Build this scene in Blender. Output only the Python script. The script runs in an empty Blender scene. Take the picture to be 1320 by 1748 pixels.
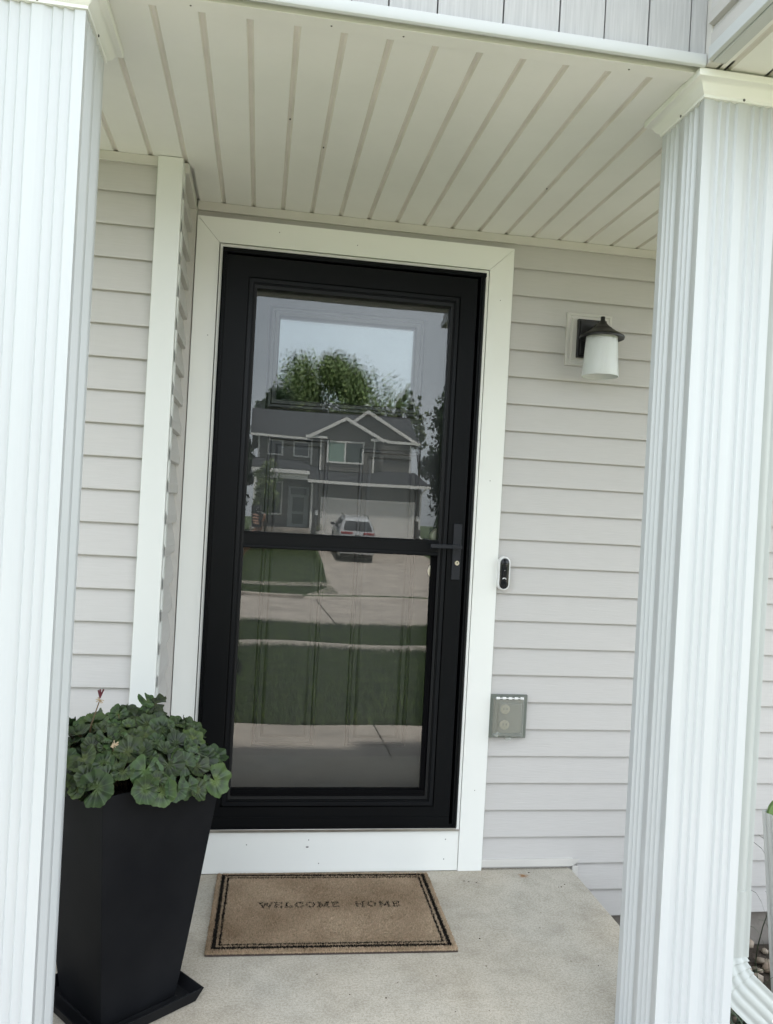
import bpy, math, random
import numpy as np
from mathutils import Vector, Matrix
S = bpy.context.scene
COL = S.collection
random.seed(7); RNG = np.random.default_rng(7)
R = math.radians

# ------------------------------------------------------------------ camera
FPX, IMH = 1390.0, 1748.0
fwd = Vector((0.154731156, 0.987956194, -0.000909801)).normalized()
right = Vector((0.98652326, -0.15445702, 0.05398971)).normalized()
up = right.cross(fwd).normalized()
cam = bpy.data.cameras.new('camera'); camo = bpy.data.objects.new('camera', cam); COL.objects.link(camo)
m = Matrix((right, up, -fwd)).transposed().to_4x4(); m.translation = Vector((0, -2.95488, 1.31660))
camo.matrix_world = m
cam.sensor_fit = 'VERTICAL'; cam.sensor_height = 24.0; cam.lens = FPX / IMH * 24.0
cam.clip_start = 0.004; cam.clip_end = 2000
S.camera = camo

# ------------------------------------------------------------------ sky + sun
SUN_EL, SUN_AZ = 72.0, 14.0            # degrees above horizon, degrees from +Y towards +X
w = bpy.data.worlds.new("World"); S.world = w; w.use_nodes = True
nt = w.node_tree; nt.nodes.clear()
out = nt.nodes.new('ShaderNodeOutputWorld'); bg = nt.nodes.new('ShaderNodeBackground')
sky = nt.nodes.new('ShaderNodeTexSky'); sky.sky_type = 'NISHITA'; sky.sun_disc = False
sky.sun_elevation = R(SUN_EL); sky.sun_rotation = R(SUN_AZ); sky.air_density = 1.0; sky.dust_density = 4.0; sky.ozone_density = 1.0
tc = nt.nodes.new('ShaderNodeTexCoord'); mp = nt.nodes.new('ShaderNodeMapping'); mp.inputs['Scale'].default_value = (1, 1, 2.2)
cn = nt.nodes.new('ShaderNodeTexNoise'); cn.inputs['Scale'].default_value = 1.6; cn.inputs['Detail'].default_value = 5
cr = nt.nodes.new('ShaderNodeValToRGB'); cr.color_ramp.elements[0].position = .25; cr.color_ramp.elements[1].position = .75
cr.color_ramp.elements[0].color = (.30, .30, .30, 1); cr.color_ramp.elements[1].color = (.95, .95, .95, 1)
mx = nt.nodes.new('ShaderNodeMix'); mx.data_type = 'RGBA'
mx.inputs['B'].default_value = (13.2, 14.1, 14.9, 1)
L = nt.links.new
L(tc.outputs['Generated'], mp.inputs['Vector']); L(mp.outputs[0], cn.inputs['Vector']); L(cn.outputs[0], cr.inputs[0])
L(cr.outputs[0], mx.inputs['Factor']); L(sky.outputs[0], mx.inputs['A']); L(mx.outputs['Result'], bg.inputs[0])
bg.inputs[1].default_value = 0.075
L(bg.outputs[0], out.inputs[0])
sl = bpy.data.lights.new('sun', 'SUN'); sl.energy = 4.9; sl.angle = R(2.5); sl.color = (1.0, .965, .915)
so = bpy.data.objects.new('sun', sl); COL.objects.link(so)
sd = Vector((math.sin(R(SUN_AZ)) * math.cos(R(SUN_EL)), math.cos(R(SUN_AZ)) * math.cos(R(SUN_EL)), math.sin(R(SUN_EL))))
so.rotation_euler = sd.to_track_quat('Z', 'Y').to_euler(); so.location = (0, 10, 30)
vs = S.view_settings; vs.view_transform = 'Standard'; vs.look = 'None'; vs.exposure = 1.96; vs.gamma = 1.0
S.cycles.max_bounces = 12; S.cycles.transparent_max_bounces = 24; S.cycles.diffuse_bounces = 6; S.cycles.glossy_bounces = 6
S.cycles.use_denoising = True
S.cycles.caustics_reflective = False; S.cycles.caustics_refractive = False

# ------------------------------------------------------------------ materials
def newmat(name):
    m = bpy.data.materials.new(name); m.use_nodes = True
    return m, m.node_tree, m.node_tree.nodes['Principled BSDF']
def mat(name, col, rough=.5, var=.06, vscale=4.0, bump=0, bscale=60, bdist=.001, map=(1, 1, 1), metal=0, spec=.5, col2=None, island=0, stain=0):
    """principled with noise colour variation, fine bump, optional per-island variation"""
    m, nt, b = newmat(name); N = nt.nodes.new; L = nt.links.new
    tc = N('ShaderNodeTexCoord'); mp = N('ShaderNodeMapping'); mp.inputs['Scale'].default_value = map
    L(tc.outputs['Object'], mp.inputs['Vector'])
    nz = N('ShaderNodeTexNoise'); nz.inputs['Scale'].default_value = vscale; nz.inputs['Detail'].default_value = 6
    L(mp.outputs[0], nz.inputs['Vector'])
    rp = N('ShaderNodeValToRGB'); rp.color_ramp.elements[0].position = .3; rp.color_ramp.elements[1].position = .7
    a = [c * (1 - var) for c in col]; c2 = col2 if col2 else [min(1, c * (1 + var)) for c in col]
    if col2: a = col
    rp.color_ramp.elements[0].color = (*a, 1); rp.color_ramp.elements[1].color = (*c2, 1)
    L(nz.outputs[0], rp.inputs[0]); last = rp.outputs[0]
    if island:
        g = N('ShaderNodeNewGeometry'); hs = N('ShaderNodeHueSaturation'); ma = N('ShaderNodeMapRange')
        ma.inputs['To Min'].default_value = 1 - island; ma.inputs['To Max'].default_value = 1 + island
        L(g.outputs['Random Per Island'], ma.inputs['Value']); L(ma.outputs[0], hs.inputs['Value']); L(last, hs.inputs['Color'])
        mb = N('ShaderNodeMapRange'); mb.inputs['To Min'].default_value = .515; mb.inputs['To Max'].default_value = .49
        L(g.outputs['Random Per Island'], mb.inputs['Value']); L(mb.outputs[0], hs.inputs['Hue']); last = hs.outputs[0]
    if stain:
        n2 = N('ShaderNodeTexNoise'); n2.inputs['Scale'].default_value = 2.3; n2.inputs['Detail'].default_value = 9; n2.inputs['Roughness'].default_value = .7
        L(tc.outputs['Object'], n2.inputs['Vector'])
        mr = N('ShaderNodeMapRange'); mr.inputs['From Min'].default_value = .35; mr.inputs['From Max'].default_value = .65
        mr.inputs['To Min'].default_value = 1 - stain; mr.inputs['To Max'].default_value = 1
        L(n2.outputs[0], mr.inputs['Value'])
        h2 = N('ShaderNodeHueSaturation'); L(mr.outputs[0], h2.inputs['Value']); L(last, h2.inputs['Color']); last = h2.outputs[0]
    L(last, b.inputs['Base Color'])
    b.inputs['Roughness'].default_value = rough; b.inputs['Metallic'].default_value = metal; b.inputs['Specular IOR Level'].default_value = spec
    if bump:
        bz = N('ShaderNodeTexNoise'); bz.inputs['Scale'].default_value = bscale; bz.inputs['Detail'].default_value = 4
        L(mp.outputs[0], bz.inputs['Vector'])
        bp = N('ShaderNodeBump'); bp.inputs['Strength'].default_value = bump; bp.inputs['Distance'].default_value = bdist
        L(bz.outputs[0], bp.inputs['Height']); L(bp.outputs[0], b.inputs['Normal'])
    return m
M = {}
M['post'] = mat('white_corner_post', (.66, .675, .66), .36, .015, 3)
M['siding'] = mat('vinyl_siding', (.49, .477, .466), .42, .025, 3, .35, 5, .0016, map=(4, 4, 70), spec=.35)
M['sidetrim'] = mat('greige_trim', (.56, .545, .52), .4, .03, 5, .1, 40, .0004)
M['shake'] = mat('vinyl_shake_siding', (.40, .40, .405), .5, .10, 9, .7, 5, .002, map=(24, 24, .8), spec=.3)
M['white'] = mat('white_aluminium', (.79, .80, .775), .34, .015, 3, .04, 9, .002, spec=.45)
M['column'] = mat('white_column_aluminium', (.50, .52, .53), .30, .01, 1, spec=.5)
M['soffit'] = mat('soffit_vinyl', (.80, .80, .785), .45, .02, 2.5, .12, 8, .002, stain=.05)
M['groove'] = mat('soffit_groove_brown', (.68, .655, .61), .7, .06, 9, 0)  # grooves slightly darker and browner than the panels
M['black'] = mat('black_door_paint', (.0018, .0024, .0034), .40, .12, 5, .05, 30, .0006, spec=.14)
M['handle'] = mat('blue black handle', (.0075, .0090, .0135), .4, .05, spec=.35)
M['molding_highlight'] = mat('black moulding highlight', (.0036, .0044, .0062), .36, .05, spec=.2)  # lighter black paints an edge highlight onto the sash moulding
M['blackdeep'] = mat('black_jamb_paint', (.003, .003, .004), .8, .05, spec=.1)  # black painted sides of the door jamb
M['rubber'] = mat('black_gasket', (.0015, .0015, .002), .8, spec=.1)
M['inner'] = mat('charcoal_inner_door_paint', (.016, .015, .015), .45, .08, 5, .05, 30, .0006)
M['steel'] = mat('brushed_threshold_metal', (.52, .50, .47), .32, .08, 30, metal=.9)
M['dark_metal'] = mat('dark_lamp_metal', (.0035, .0033, .0036), .42, .2, 20, .1, 60, .0005)
M['knob'] = mat('satin_nickel_knob', (.62, .57, .45), .3, .05, metal=.7)
M['dot'] = mat('dark_screw_dot', (.10, .095, .09), .6)  # one even dark colour for screw heads and small dots
M['seam'] = mat('seam_shadow', (.12, .11, .10), .7)
M['planter'] = mat('matte_black_plastic', (.0055, .0060, .0078), .55, .2, 3.5, .12, 90, .0006, spec=.07, stain=.3, col2=(.0125, .0130, .0145))
M['soil'] = mat('potting_soil', (.025, .018, .012), .95, .3, 30, 1, 90, .006)
M['coir'] = mat('coir_fibre', (.29, .205, .13), .95, .22, 4, island=.32, col2=(.50, .39, .275), spec=.1)
M['coird'] = mat('black_coir_fibre', (.017, .0145, .012), .95, .25, 9, island=.35, spec=.1)
M['matback'] = mat('rubber_mat_backing', (.05, .035, .028), .85)
M['concrete_far'] = mat('street_concrete', (.39, .345, .295), .85, .16, .9, .3, 60, .003, stain=.35)
M['crack'] = mat('joint_shadow', (.07, .062, .055), .9)
M['lawn'] = mat('lawn_ground', (.025, .045, .014), .95, .25, 6, .8, 40, .02, col2=(.07, .10, .032))
M['blade'] = mat('grass_blade', (.018, .046, .010), .6, .3, 2.6, island=.85, col2=(.095, .135, .036), spec=.2)
M['mulch'] = mat('garden_bed_soil', (.05, .038, .028), .95, .4, 25, 1, 60, .01)
M['rock'] = mat('river_rock', (.26, .20, .15), .7, .3, 12, .4, 40, .002, island=.45, col2=(.38, .33, .27))
M['found'] = mat('foundation_concrete', (.26, .235, .21), .9, .12, 14, .6, 50, .004, stain=.25)
M['iris'] = mat('strap_leaf', (.030, .052, .020), .55, .3, 12, island=.4)
M['greencap'] = mat('green_plastic', (.12, .20, .06), .5, .08)
M['ds'] = mat('downspout_white', (.45, .475, .46), .33, .03, 4, .06, 12, .001, stain=.04)
M['shingle'] = mat('dark_shingles', (.026, .028, .033), .9, .25, 40, .5, 40, .01, island=.0)
M['osiding'] = mat('taupe_siding', (.115, .108, .098), .6, .05)
M['otrim'] = mat('white_trim', (.72, .71, .68), .5, .03)
M['ogarage'] = mat('cream_garage_door', (.62, .61, .58), .5, .03)
M['stone'] = mat('dark_stone_veneer', (.06, .055, .052), .8, .5, 12, .8, 14, .02)
M['odoor'] = mat('pale_grey_door', (.34, .36, .36), .5)
M['wglass'] = mat('dark_window_glass', (.015, .02, .025), .08, 0, spec=.8)
M['blind'] = mat('pale_green_blind', (.20, .30, .25), .5)
M['bark'] = mat('bark', (.09, .065, .045), .9, .3, 9, .8, 20, .01)
M['leafA'] = mat('leaf_light', (.115, .155, .055), .6, .25, 1, island=.45, spec=.3)
M['leafB'] = mat('leaf_dark', (.028, .052, .020), .6, .2, 1, island=.4, spec=.3)
M['carpaint'] = mat('silver_white_car_paint', (.44, .45, .46), .2, 0, spec=.6)
M['carglass'] = mat('car_glass', (.008, .010, .012), .06, 0, spec=.7)
M['tail'] = mat('red_tail_lamp', (.25, .012, .012), .2, 0)
M['tyre'] = mat('tyre_rubber', (.012, .012, .012), .8)
M['rim'] = mat('alloy_rim', (.45, .45, .46), .3, 0, metal=.9)
M['skin'] = mat('skin', (.42, .24, .17), .5, .08, 20)
M['shirt'] = mat('dark_shirt_cloth', (.035, .022, .022), .9, .15, 20, .3, 200, .001)
M['pants'] = mat('dark_trousers_cloth', (.018, .020, .026), .9, .15, 20, .3, 200, .001)
M['hair'] = mat('brown_hair', (.03, .018, .012), .7, .3, 60, .6, 120, .003)
M['phone'] = mat('phone_back', (.03, .032, .036), .3)
M['lens'] = mat('phone_lens', (.004, .004, .006), .05)
M['pale'] = mat('white_plastic', (.78, .78, .78), .35, .02)
M['gloss_black'] = mat('gloss_black_plastic', (.008, .009, .011), .12, 0)
M['greybox'] = mat('grey_outlet_plastic', (.145, .16, .14), .5, .06, 20)
M['outletface'] = mat('cream_receptacle', (.33, .29, .19), .5)
M['petiole'] = mat('reddish_stem', (.12, .075, .035), .6, .3, 30)
M['dried'] = mat('dried_flower', (.42, .33, .22), .9, .2, 40)
M['bud'] = mat('dark_red_bud', (.10, .01, .02), .6)

def concrete():
    m, nt, b = newmat('porch_concrete'); N = nt.nodes.new; L = nt.links.new
    tc = N('ShaderNodeTexCoord')
    def nz(s, d=6, r=.6):
        n = N('ShaderNodeTexNoise'); n.inputs['Scale'].default_value = s; n.inputs['Detail'].default_value = d; n.inputs['Roughness'].default_value = r
        L(tc.outputs['Object'], n.inputs['Vector']); return n.outputs[0]
    def ramp(f, p0, c0, p1, c1):
        r = N('ShaderNodeValToRGB'); e = r.color_ramp.elements; e[0].position = p0; e[1].position = p1
        e[0].color = (*c0, 1); e[1].color = (*c1, 1); L(f, r.inputs[0]); return r.outputs[0]
    def mul(a, b_, fac=1.0):
        x = N('ShaderNodeMix'); x.data_type = 'RGBA'; x.blend_type = 'MULTIPLY'; x.inputs['Factor'].default_value = fac
        L(a, x.inputs['A']); L(b_, x.inputs['B']); return x.outputs['Result']
    base = ramp(nz(3.0, 8, .65), .3, (.545, .495, .42), .7, (.635, .585, .505))
    blot = ramp(nz(9, 10, .75), .36, (.70, .69, .67), .56, (1, 1, 1))
    fine = ramp(nz(150, 3, .7), .34, (.72, .71, .69), .6, (1, 1, 1))
    fine2 = ramp(nz(420, 2, .6), .35, (.72, .72, .72), .62, (1.0, 1.0, 1.0))
    warm = ramp(nz(1.3, 3, .5), .4, (1, .985, .95), .65, (.95, .98, 1))
    c = mul(mul(mul(mul(base, blot, .62), fine, .95), fine2, .95), warm, 1)
    # a few pitted dark specks
    vo = N('ShaderNodeTexVoronoi'); vo.inputs['Scale'].default_value = 9.0; L(tc.outputs['Object'], vo.inputs['Vector'])
    sp = ramp(vo.outputs['Distance'], .020, (.25, .2, .15), .035, (1, 1, 1)); c = mul(c, sp, .8)
    # rust stain by the wall
    pos = N('ShaderNodeVectorMath'); pos.operation = 'DISTANCE'; pos.inputs[1].default_value = (1.035, -.075, 0.0)
    nn = N('ShaderNodeTexNoise'); nn.inputs['Scale'].default_value = 60; L(tc.outputs['Object'], nn.inputs['Vector'])
    L(tc.outputs['Object'], pos.inputs[0]); ad = N('ShaderNodeMath'); ad.operation = 'MULTIPLY_ADD'; L(nn.outputs[0], ad.inputs[0]); ad.inputs[1].default_value = .03; L(pos.outputs['Value'], ad.inputs[2])
    rs = ramp(ad.outputs[0], .018, (.62, .30, .10), .036, (1, 1, 1)); c = mul(c, rs, .9)
    L(c, b.inputs['Base Color']); b.inputs['Roughness'].default_value = .88; b.inputs['Specular IOR Level'].default_value = .25
    bp = N('ShaderNodeBump'); bp.inputs['Strength'].default_value = .35; bp.inputs['Distance'].default_value = .002
    h = N('ShaderNodeMath'); h.operation = 'ADD'; L(nz(150, 3, .7), h.inputs[0]); L(nz(22, 5, .6), h.inputs[1])
    L(h.outputs[0], bp.inputs['Height']); L(bp.outputs[0], b.inputs['Normal'])
    return m
M['concrete'] = concrete()

def pane_glass(name, tint=(.93, .95, .95), f0=.042):
    m = bpy.data.materials.new(name); m.use_nodes = True; nt = m.node_tree; nt.nodes.clear(); N = nt.nodes.new; L = nt.links.new
    o = N('ShaderNodeOutputMaterial'); mix = N('ShaderNodeMixShader'); tr = N('ShaderNodeBsdfTransparent'); gl = N('ShaderNodeBsdfGlossy')
    tr.inputs[0].default_value = (*tint, 1); gl.inputs['Roughness'].default_value = 0.0; gl.inputs['Color'].default_value = (1, 1, 1, 1)
    g = N('ShaderNodeNewGeometry'); d = N('ShaderNodeVectorMath'); d.operation = 'DOT_PRODUCT'
    L(g.outputs['Incoming'], d.inputs[0]); L(g.outputs['Normal'], d.inputs[1])
    a = N('ShaderNodeMath'); a.operation = 'ABSOLUTE'; L(d.outputs['Value'], a.inputs[0])
    s = N('ShaderNodeMath'); s.operation = 'SUBTRACT'; s.inputs[0].default_value = 1; L(a.outputs[0], s.inputs[1]); s.use_clamp = True
    p = N('ShaderNodeMath'); p.operation = 'POWER'; p.inputs[1].default_value = 5; L(s.outputs[0], p.inputs[0])
    k = N('ShaderNodeMath'); k.operation = 'MULTIPLY_ADD'; k.inputs[1].default_value = 1 - f0; k.inputs[2].default_value = f0; L(p.outputs[0], k.inputs[0])
    L(k.outputs[0], mix.inputs[0]); L(tr.outputs[0], mix.inputs[1]); L(gl.outputs[0], mix.inputs[2]); L(mix.outputs[0], o.inputs[0])
    return m
M['glass'] = pane_glass('clear_pane_glass')
M['glass_lite'] = pane_glass('door_lite_glass', (.9, .92, .92), .052)

def frosted():
    m, nt, b = newmat('seeded_frosted_glass'); N = nt.nodes.new; L = nt.links.new
    b.inputs['Base Color'].default_value = (.88, .92, .94, 1); b.inputs['Roughness'].default_value = .28
    b.inputs['Subsurface Weight'].default_value = .0
    b.inputs['Transmission Weight'].default_value = .30
    tc = N('ShaderNodeTexCoord'); v = N('ShaderNodeTexVoronoi'); v.inputs['Scale'].default_value = 260; L(tc.outputs['Object'], v.inputs['Vector'])
    bp = N('ShaderNodeBump'); bp.inputs['Strength'].default_value = .5; bp.inputs['Distance'].default_value = .001; L(v.outputs['Distance'], bp.inputs['Height']); L(bp.outputs[0], b.inputs['Normal'])
    return m
M['frost'] = frosted()
def clearlid():
    m, nt, b = newmat('hazy_clear_plastic')
    b.inputs['Base Color'].default_value = (.42, .44, .41, 1); b.inputs['Roughness'].default_value = .3; b.inputs['Alpha'].default_value = .36
    return m
M['lid'] = clearlid()
def leafmat():
    m, nt, b = newmat('geranium_leaf'); N = nt.nodes.new; L = nt.links.new
    uv = N('ShaderNodeUVMap'); sx = N('ShaderNodeSeparateXYZ'); L(uv.outputs[0], sx.inputs[0])
    r = N('ShaderNodeValToRGB'); e = r.color_ramp.elements
    e[0].position = 0; e[0].color = (.070, .105, .026, 1); e[1].position = 1; e[1].color = (.044, .074, .020, 1)
    for p, c in ((.30, (.058, .088, .028)), (.48, (.024, .038, .018)), (.62, (.028, .048, .020)), (.78, (.037, .066, .020)), (.95, (.040, .070, .020))):
        q = e.new(p); q.color = (*c, 1)
    L(sx.outputs[0], r.inputs[0])
    g = N('ShaderNodeNewGeometry'); hs = N('ShaderNodeHueSaturation'); mr = N('ShaderNodeMapRange'); mr.inputs['To Min'].default_value = .35; mr.inputs['To Max'].default_value = 1.15
    L(g.outputs['Random Per Island'], mr.inputs['Value']); L(mr.outputs[0], hs.inputs['Value']); L(r.outputs[0], hs.inputs['Color'])
    mh = N('ShaderNodeMapRange'); mh.inputs['To Min'].default_value = .52; mh.inputs['To Max'].default_value = .475
    L(sx.outputs[1], mh.inputs['Value']); L(mh.outputs[0], hs.inputs['Hue'])
    # radial veins from angle in uv.z-less: use second uv
    uv2 = N('ShaderNodeUVMap'); uv2.uv_map = 'ang'; s2 = N('ShaderNodeSeparateXYZ'); L(uv2.outputs[0], s2.inputs[0])
    sn = N('ShaderNodeMath'); sn.operation = 'SINE'; ml = N('ShaderNodeMath'); ml.operation = 'MULTIPLY'; ml.inputs[1].default_value = 2 * math.pi * 9
    L(s2.outputs[0], ml.inputs[0]); L(ml.outputs[0], sn.inputs[0])
    pw = N('ShaderNodeMapRange'); pw.inputs['From Min'].default_value = .90; pw.inputs['From Max'].default_value = 1.0; L(sn.outputs[0], pw.inputs['Value'])
    mm = N('ShaderNodeMix'); mm.data_type = 'RGBA'; mm.inputs['B'].default_value = (.11, .17, .07, 1)
    mf = N('ShaderNodeMath'); mf.operation = 'MULTIPLY'; mf.inputs[1].default_value = .22; L(pw.outputs[0], mf.inputs[0])
    L(mf.outputs[0], mm.inputs['Factor']); L(hs.outputs[0], mm.inputs['A']); L(mm.outputs['Result'], b.inputs['Base Color'])
    b.inputs['Roughness'].default_value = .5; b.inputs['Specular IOR Level'].default_value = .35
    b.inputs['Subsurface Weight'].default_value = 0
    tc = N('ShaderNodeTexCoord'); nz = N('ShaderNodeTexNoise'); nz.inputs['Scale'].default_value = 130; L(tc.outputs['Object'], nz.inputs['Vector'])
    ad = N('ShaderNodeMath'); ad.operation = 'MULTIPLY_ADD'; ad.inputs[1].default_value = .6; L(nz.outputs[0], ad.inputs[0]); L(sn.outputs[0], ad.inputs[2])
    bp = N('ShaderNodeBump'); bp.inputs['Strength'].default_value = .5; bp.inputs['Distance'].default_value = .0015
    L(ad.outputs[0], bp.inputs['Height']); L(bp.outputs[0], b.inputs['Normal'])
    return m
M['leaf'] = leafmat()

# ------------------------------------------------------------------ mesh helpers
class MB:
    def __init__(s): s.v = []; s.f = []; s.m = []; s.mi = 0
    def face(s, idx): s.f.append(tuple(idx)); s.m.append(s.mi); return s
    def poly(s, pts):
        n = len(s.v); s.v += [tuple(p) for p in pts]; return s.face(range(n, n + len(pts)))
    def box(s, x0, x1, y0, y1, z0, z1):
        n = len(s.v); s.v += [(x, y, z) for x in (x0, x1) for y in (y0, y1) for z in (z0, z1)]
        for q in ((0, 1, 3, 2), (4, 6, 7, 5), (0, 4, 5, 1), (2, 3, 7, 6), (0, 2, 6, 4), (1, 5, 7, 3)): s.face([n + i for i in q])
        return s
    def obox(s, c, ax, h):
        """oriented box: centre, three axes, half sizes"""
        n = len(s.v); c = Vector(c); ax = [Vector(a).normalized() for a in ax]
        for a in (-1, 1):
            for b in (-1, 1):
                for d in (-1, 1): s.v.append(tuple(c + ax[0] * a * h[0] + ax[1] * b * h[1] + ax[2] * d * h[2]))
        for q in ((0, 1, 3, 2), (4, 6, 7, 5), (0, 4, 5, 1), (2, 3, 7, 6), (0, 2, 6, 4), (1, 5, 7, 3)): s.face([n + i for i in q])
        return s
    def loft(s, loops, close=True, cap=True):
        n = len(s.v); k = len(loops[0])
        for lp in loops: s.v += [tuple(p) for p in lp]
        for i in range(len(loops) - 1):
            for j in range(k if close else k - 1):
                a = n + i * k + j; b = n + i * k + (j + 1) % k; s.face((a, b, b + k, a + k))
        if cap and close:
            s.face([n + j for j in range(k)][::-1]); s.face([n + (len(loops) - 1) * k + j for j in range(k)])
        return s
    def extrude(s, pts, d, cap=True):
        d = Vector(d); return s.loft([[Vector(p) for p in pts], [Vector(p) + d for p in pts]], True, cap)
    def ring(s, x0, x1, z0, z1, prof):
        """mitred rectangular frame facing -y; prof = (inset, y) points from outside in"""
        loops = [[(x0 + u, y, z0 + u), (x1 - u, y, z0 + u), (x1 - u, y, z1 - u), (x0 + u, y, z1 - u)] for u, y in prof]
        return s.loft(loops, True, False)
    def rect_rings(s, x0, x1, y0, y1, prof):
        """rectangular plan loops with outward offset o at height z"""
        return s.loft([[(x0 - o, y0 - o, z), (x1 + o, y0 - o, z), (x1 + o, y1 + o, z), (x0 - o, y1 + o, z)] for o, z in prof])
    def lathe(s, c, prof, n=32, cap=True, axis='z'):
        c = Vector(c); lp = []
        for r, h in prof:
            l = []
            for i in range(n):
                a = 2 * math.pi * i / n
                o = Vector((r * math.cos(a), r * math.sin(a), h)) if axis == 'z' else Vector((r * math.cos(a), -h, r * math.sin(a)))
                l.append(c + o)
            lp.append(l)
        return s.loft(lp, True, cap)
    def tube(s, pts, r, n=8, cap=True):
        pts = [Vector(p) for p in pts]; rs = r if isinstance(r, (list, tuple)) else [r] * len(pts); lp = []
        prev = None
        for i, p in enumerate(pts):
            t = (pts[min(i + 1, len(pts) - 1)] - pts[max(i - 1, 0)]).normalized()
            if prev is None: u = t.orthogonal().normalized()
            else: u = (prev - t * prev.dot(t)).normalized()
            prev = u; v = t.cross(u)
            lp.append([p + u * rs[i] * math.cos(2 * math.pi * k / n) + v * rs[i] * math.sin(2 * math.pi * k / n) for k in range(n)])
        return s.loft(lp, True, cap)
    def ball(s, c, r, n=10, sq=(1, 1, 1)):
        c = Vector(c); lp = []
        for i in range(1, n):
            a = math.pi * i / n
            lp.append([c + Vector((r * sq[0] * math.sin(a) * math.cos(b), r * sq[1] * math.sin(a) * math.sin(b), -r * sq[2] * math.cos(a))) for b in [2 * math.pi * k / (n + 2) for k in range(n + 2)]])
        return s.loft(lp)
    def build(s, name, mats, parent=None, smooth=None, bevel=0, fix=True):
        me = bpy.data.meshes.new(name); me.from_pydata(s.v, [], s.f)
        if not isinstance(mats, (list, tuple)): mats = [mats]
        for x in mats: me.materials.append(x)
        me.polygons.foreach_set('material_index', s.m)
        if fix:
            import bmesh
            bm = bmesh.new(); bm.from_mesh(me); bmesh.ops.recalc_face_normals(bm, faces=bm.faces); bm.to_mesh(me); bm.free()
        if smooth is not None:
            me.polygons.foreach_set('use_smooth', [True] * len(me.polygons))
            me.set_sharp_from_angle(angle=R(smooth))
        o = bpy.data.objects.new(name, me); COL.objects.link(o)
        if bevel:
            b = o.modifiers.new('bevel', 'BEVEL'); b.width = bevel; b.segments = 2; b.limit_method = 'ANGLE'; b.angle_limit = R(35)
        if parent is not None:
            o.parent = parent; o.location = -parent.location if parent.parent is None and parent.type == 'EMPTY' else o.location
        return o
def tag(o, label=None, cat=None, group=None, kind=None):
    if label: o['label'] = label
    if cat: o['category'] = cat
    if group: o['group'] = group
    if kind: o['kind'] = kind
    return o
def empty(name, loc, label, cat, group=None):
    o = bpy.data.objects.new(name, None); COL.objects.link(o); o.location = loc; o.empty_display_size = .1
    return tag(o, label, cat, group)
def arr_mesh(name, V, F, mats, mi=None, parent=None, smooth=False):
    """fast mesh from numpy arrays, all faces same size"""
    me = bpy.data.meshes.new(name); n, k = F.shape
    me.vertices.add(len(V)); me.vertices.foreach_set('co', V.astype(np.float32).ravel())
    me.loops.add(n * k); me.loops.foreach_set('vertex_index', F.astype(np.int32).ravel())
    me.polygons.add(n); me.polygons.foreach_set('loop_start', np.arange(0, n * k, k, dtype=np.int32))
    for x in mats: me.materials.append(x)
    if mi is not None: me.polygons.foreach_set('material_index', mi.astype(np.int32))
    me.update(calc_edges=True); me.validate()
    if smooth: me.polygons.foreach_set('use_smooth', [True] * n)
    o = bpy.data.objects.new(name, me); COL.objects.link(o)
    if parent is not None:
        o.parent = parent; o.location = -parent.location
    return o

# ------------------------------------------------------------------ terrain, pavements
PROF = [(120, -.34), (-1.55, -.34), (-2.95, -.205), (-13.2, -1.20), (-17.55, -1.24), (-17.70, -1.50), (-27.75, -1.50), (-27.9, -1.24), (-31, -1.20), (-46, .12), (-60, .12), (-300, .12)]
def tz(y):
    for (a, za), (b, zb) in zip(PROF, PROF[1:]):
        if b <= y <= a: return za + (zb - za) * (a - y) / (a - b)
    return .12
b = MB()
XS = [-300, -40, -8, 0, 8, 16, 40, 300]
for i in range(len(PROF) - 1):
    for j in range(len(XS) - 1):
        y0, z0 = PROF[i]; y1, z1 = PROF[i + 1]
        b.poly([(XS[j], y0, z0), (XS[j + 1], y0, z0), (XS[j + 1], y1, z1), (XS[j], y1, z1)])
tag(b.build('lawn_ground', M['lawn'], fix=False), 'green lawn ground running down to the street and up the other side', 'lawn', kind='structure')

b = MB(); b.box(-1.6, 1.244, -1.545, -.012, -.40, 0.0)
b.box(-.36, 1.24, -.0125, .06, -.4, -.001)
slab = tag(b.build('porch_slab', M['concrete'], bevel=.008), 'pale weathered concrete porch floor with rust spot and pitting', 'porch floor', kind='structure')
b = MB()
for x0, x1 in ((-5.0, -1.82), (-1.812, .905), (.913, 3.6)): b.box(x0, x1, -2.99, -1.56, -.36, -.18)
tag(b.build('front_walkway', M['concrete_far'], bevel=.006), 'concrete walkway along the front of the porch', 'walkway', kind='structure')
b = MB()
for i in range(4): b.loft([[(4.9, y, z), (10.4, y, z), (10.4, y, z - .2), (4.9, y, z - .2)] for y, z in ((-2.2 - i * 3.7, tz(-2.2 - i * 3.7) + .03), (-5.888 - i * 3.7, tz(-5.888 - i * 3.7) + .03))])
tag(b.build('bounce_driveway', M['concrete_far']), 'unseen concrete driveway added beside the front lawn to bounce sunlight', 'driveway', kind='structure')  # out of view, added so its sunlit concrete brightens the porch
b = MB()
for i in range(-12, 18): b.box(i * 1.5 + .2, i * 1.5 + 1.688, -14.32, -13.22, -1.36, -1.175)
tag(b.build('near_sidewalk', M['concrete_far']), 'narrow public sidewalk beyond the front lawn', 'sidewalk', kind='structure')
b = MB()
for i in range(-6, 9):
    b.box(i * 4.6 + 2.3, i * 4.6 + 6.86, -22.7, -17.86, -1.6, -1.36); b.box(i * 4.6 + 2.3, i * 4.6 + 6.86, -27.6, -22.735, -1.6, -1.36)
tag(b.build('street', M['concrete_far']), 'wide concrete street with slab joints', 'street', kind='structure')
b = MB(); b.box(-40, 40, -17.85, -17.56, -1.6, -1.215)
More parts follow.
